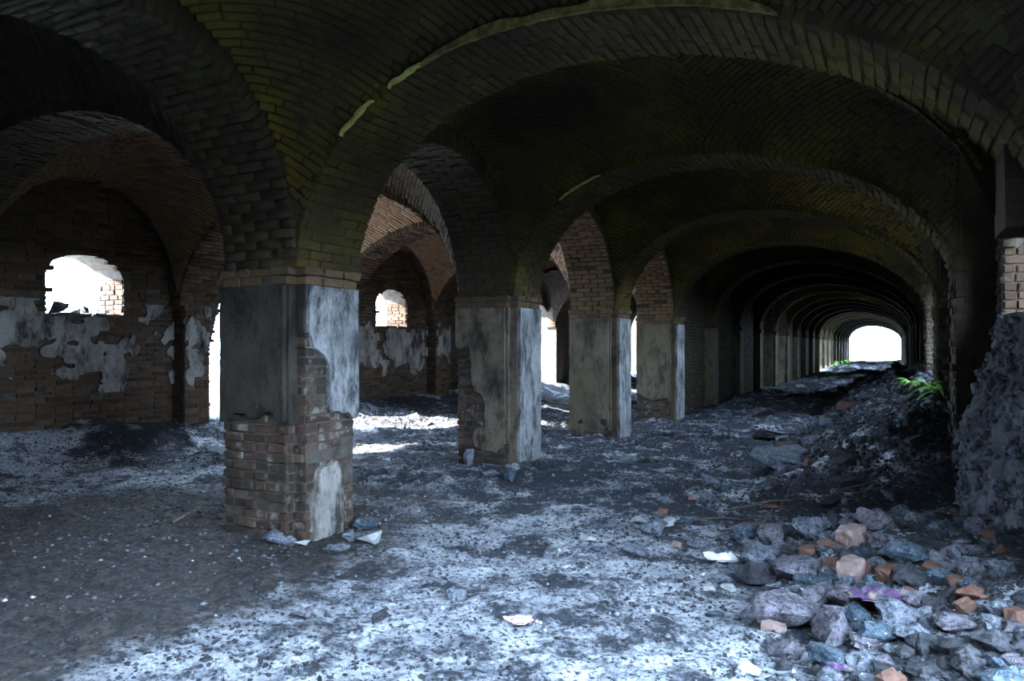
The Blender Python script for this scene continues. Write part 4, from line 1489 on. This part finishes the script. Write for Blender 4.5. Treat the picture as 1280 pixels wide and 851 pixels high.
for i, (px, py, Yd, lab) in enumerate(((1138, 466, 14.0, 'leafy green fern at the crest of the rubble bank, left clump'),
                                       (1160, 468, 11.5, 'leafy green fern on the rubble bank, middle clump'),
                                       (1176, 474, 10.2, 'drooping green fern beside the dark pier, right clump'))):
    d = ray(px, py); t = Yd / d[1]
    x, y = min(d[0] * t, .46), Yd
    fern(x, y, max(float(height(x, y)), CAM_H + d[2] * t - .18), lab, 18, .34 + .05 * i, 60 + i, wid=.028)
for i, (px, py, Yd, lab) in enumerate(((1052, 452, 62, 'bright green bush against the left jamb of the far opening'),
                                       (1078, 455, 66, 'low green weeds on the far ground in the opening'),
                                       (1100, 454, 64, 'small weed tuft in front of the far opening'))):
    d = ray(px, py); t = Yd / d[1]
    x, y = d[0] * t, Yd
    fern(x, y, float(height(x, y)), lab, 40 if i == 0 else 16, 1.1 if i == 0 else .5, 70 + i, wid=.12, name='bush')
for i, (x, y, lab) in enumerate(((-15.5, 9.6, 'green shrub outside the wall breach'), (-16.5, 15.5, 'second green shrub outside, farther along the breach'))):
    fern(x, y, -.25, lab, 70, 1.9, 80 + i, mat='leaf_dark', name='shrub', wid=.10)

# stones on the first left window sill
for i, (yy, w, h) in enumerate(((6.62, .30, .20), (6.95, .16, .12), (7.12, .14, .16), (7.34, .22, .13), (6.42, .14, .10))):
    o = bpy.data.objects.new('sill_stone', rk(SMALL[i], M['rock_dark' if i in (0, 2) else 'rock'])); COL.objects.link(o)
    o.scale = (w, w, h); o.location = (XWL - .28 - .06 * (i % 3), yy, 2.10); o.rotation_euler = (0, 0, i * 1.3)
    tag(o, ['largest dark lump on the sill of the near aisle window', 'small stone right of the dark lump on the near window sill',
            'upright dark stone on the near window sill', 'broad stone at the far end of the near window sill',
            'small stone at the near end of the near window sill'][i], 'stone', 'stones on the window sill')


# ---------------- broken masonry mound under the right window
def mound():
    nu, nv = 90, 80
    U, V = np.meshgrid(np.linspace(6.0, 8.29, nu), np.linspace(-.1, 1.86, nv), indexing='ij')
    prof = .24 * (1 - sstep(.2, 1.7, V)) + .07
    lump = .34 * (fbm(U * 2.2, V * 2.2, 601, 4) - .5) + .10 * (vnoise(U * 8, V * 8, 605) - .5) + .05 * (vnoise(U * 19, V * 19, 607) - .5)
    dep = np.maximum(prof + lump * sstep(-.2, .3, V) * (1 - .4 * sstep(1.2, 1.86, V)), .02)
    dep = dep * sstep(5.95, 6.7, U) * (1 - .35 * sstep(8.0, 8.29, U))
    X = XWR + .01 - dep
    top = np.stack([X, U, V], -1).reshape(-1, 3)
    back = np.stack([np.full_like(X, XWR + .012), U, V], -1).reshape(-1, 3)
    ii = np.arange(nu * nv).reshape(nu, nv)
    q = np.stack([ii[:-1, :-1], ii[:-1, 1:], ii[1:, 1:], ii[1:, :-1]], -1).reshape(-1, 4)
    o0 = np.array([XWR, 7.2, 0])
    V_ = np.concatenate([top, back]) - o0
    sides = []
    for e in (ii[:, -1], ii[-1, :]):
        for i in range(len(e) - 1): sides.append((e[i], e[i + 1], e[i + 1] + nu * nv, e[i] + nu * nv))
    F = np.concatenate([q, q[:, ::-1] + nu * nv, np.array(sides)])
    o = link_mesh('rubble_mound', mesh_np('rubble_mound', V_, F), M['mound'], loc=tuple(o0))
    r = np.random.default_rng(77)
    Vs, Fs, n = [], [], 0
    tri = [rock_mesh(300 + i, 1, 11, .12) for i in range(5)]
    tri = [(np.array([v.co[:] for v in m.vertices]), np.array([p.vertices[:] for p in m.polygons])) for m in tri]
    for _ in range(620):
        i, j = r.integers(3, nu - 1), r.integers(2, nv - 2)
        v, f = tri[r.integers(0, 5)]
        sz = .03 + .12 * r.random() ** 2.2
        a = r.uniform(0, 6.28)
        Q = (v - np.array([0, 0, .5])) * sz * r.uniform(.6, 1.1, 3)
        Q = np.stack([Q[:, 0] * math.cos(a) - Q[:, 2] * math.sin(a), Q[:, 1], Q[:, 0] * math.sin(a) + Q[:, 2] * math.cos(a)], -1)
        Vs.append(Q + np.array([X[i, j], U[i, j], V[i, j]]) - o0); Fs.append(f + n); n += len(v)
    c = link_mesh('rubble', mesh_np('rubble', np.vstack(Vs), np.vstack(Fs)), M['rock'], o)
    c['kind'] = 'stuff'
    return tag(o, 'steep lumpy mound of fallen mortar piled under the lit right window', 'rubble mound')


mound()
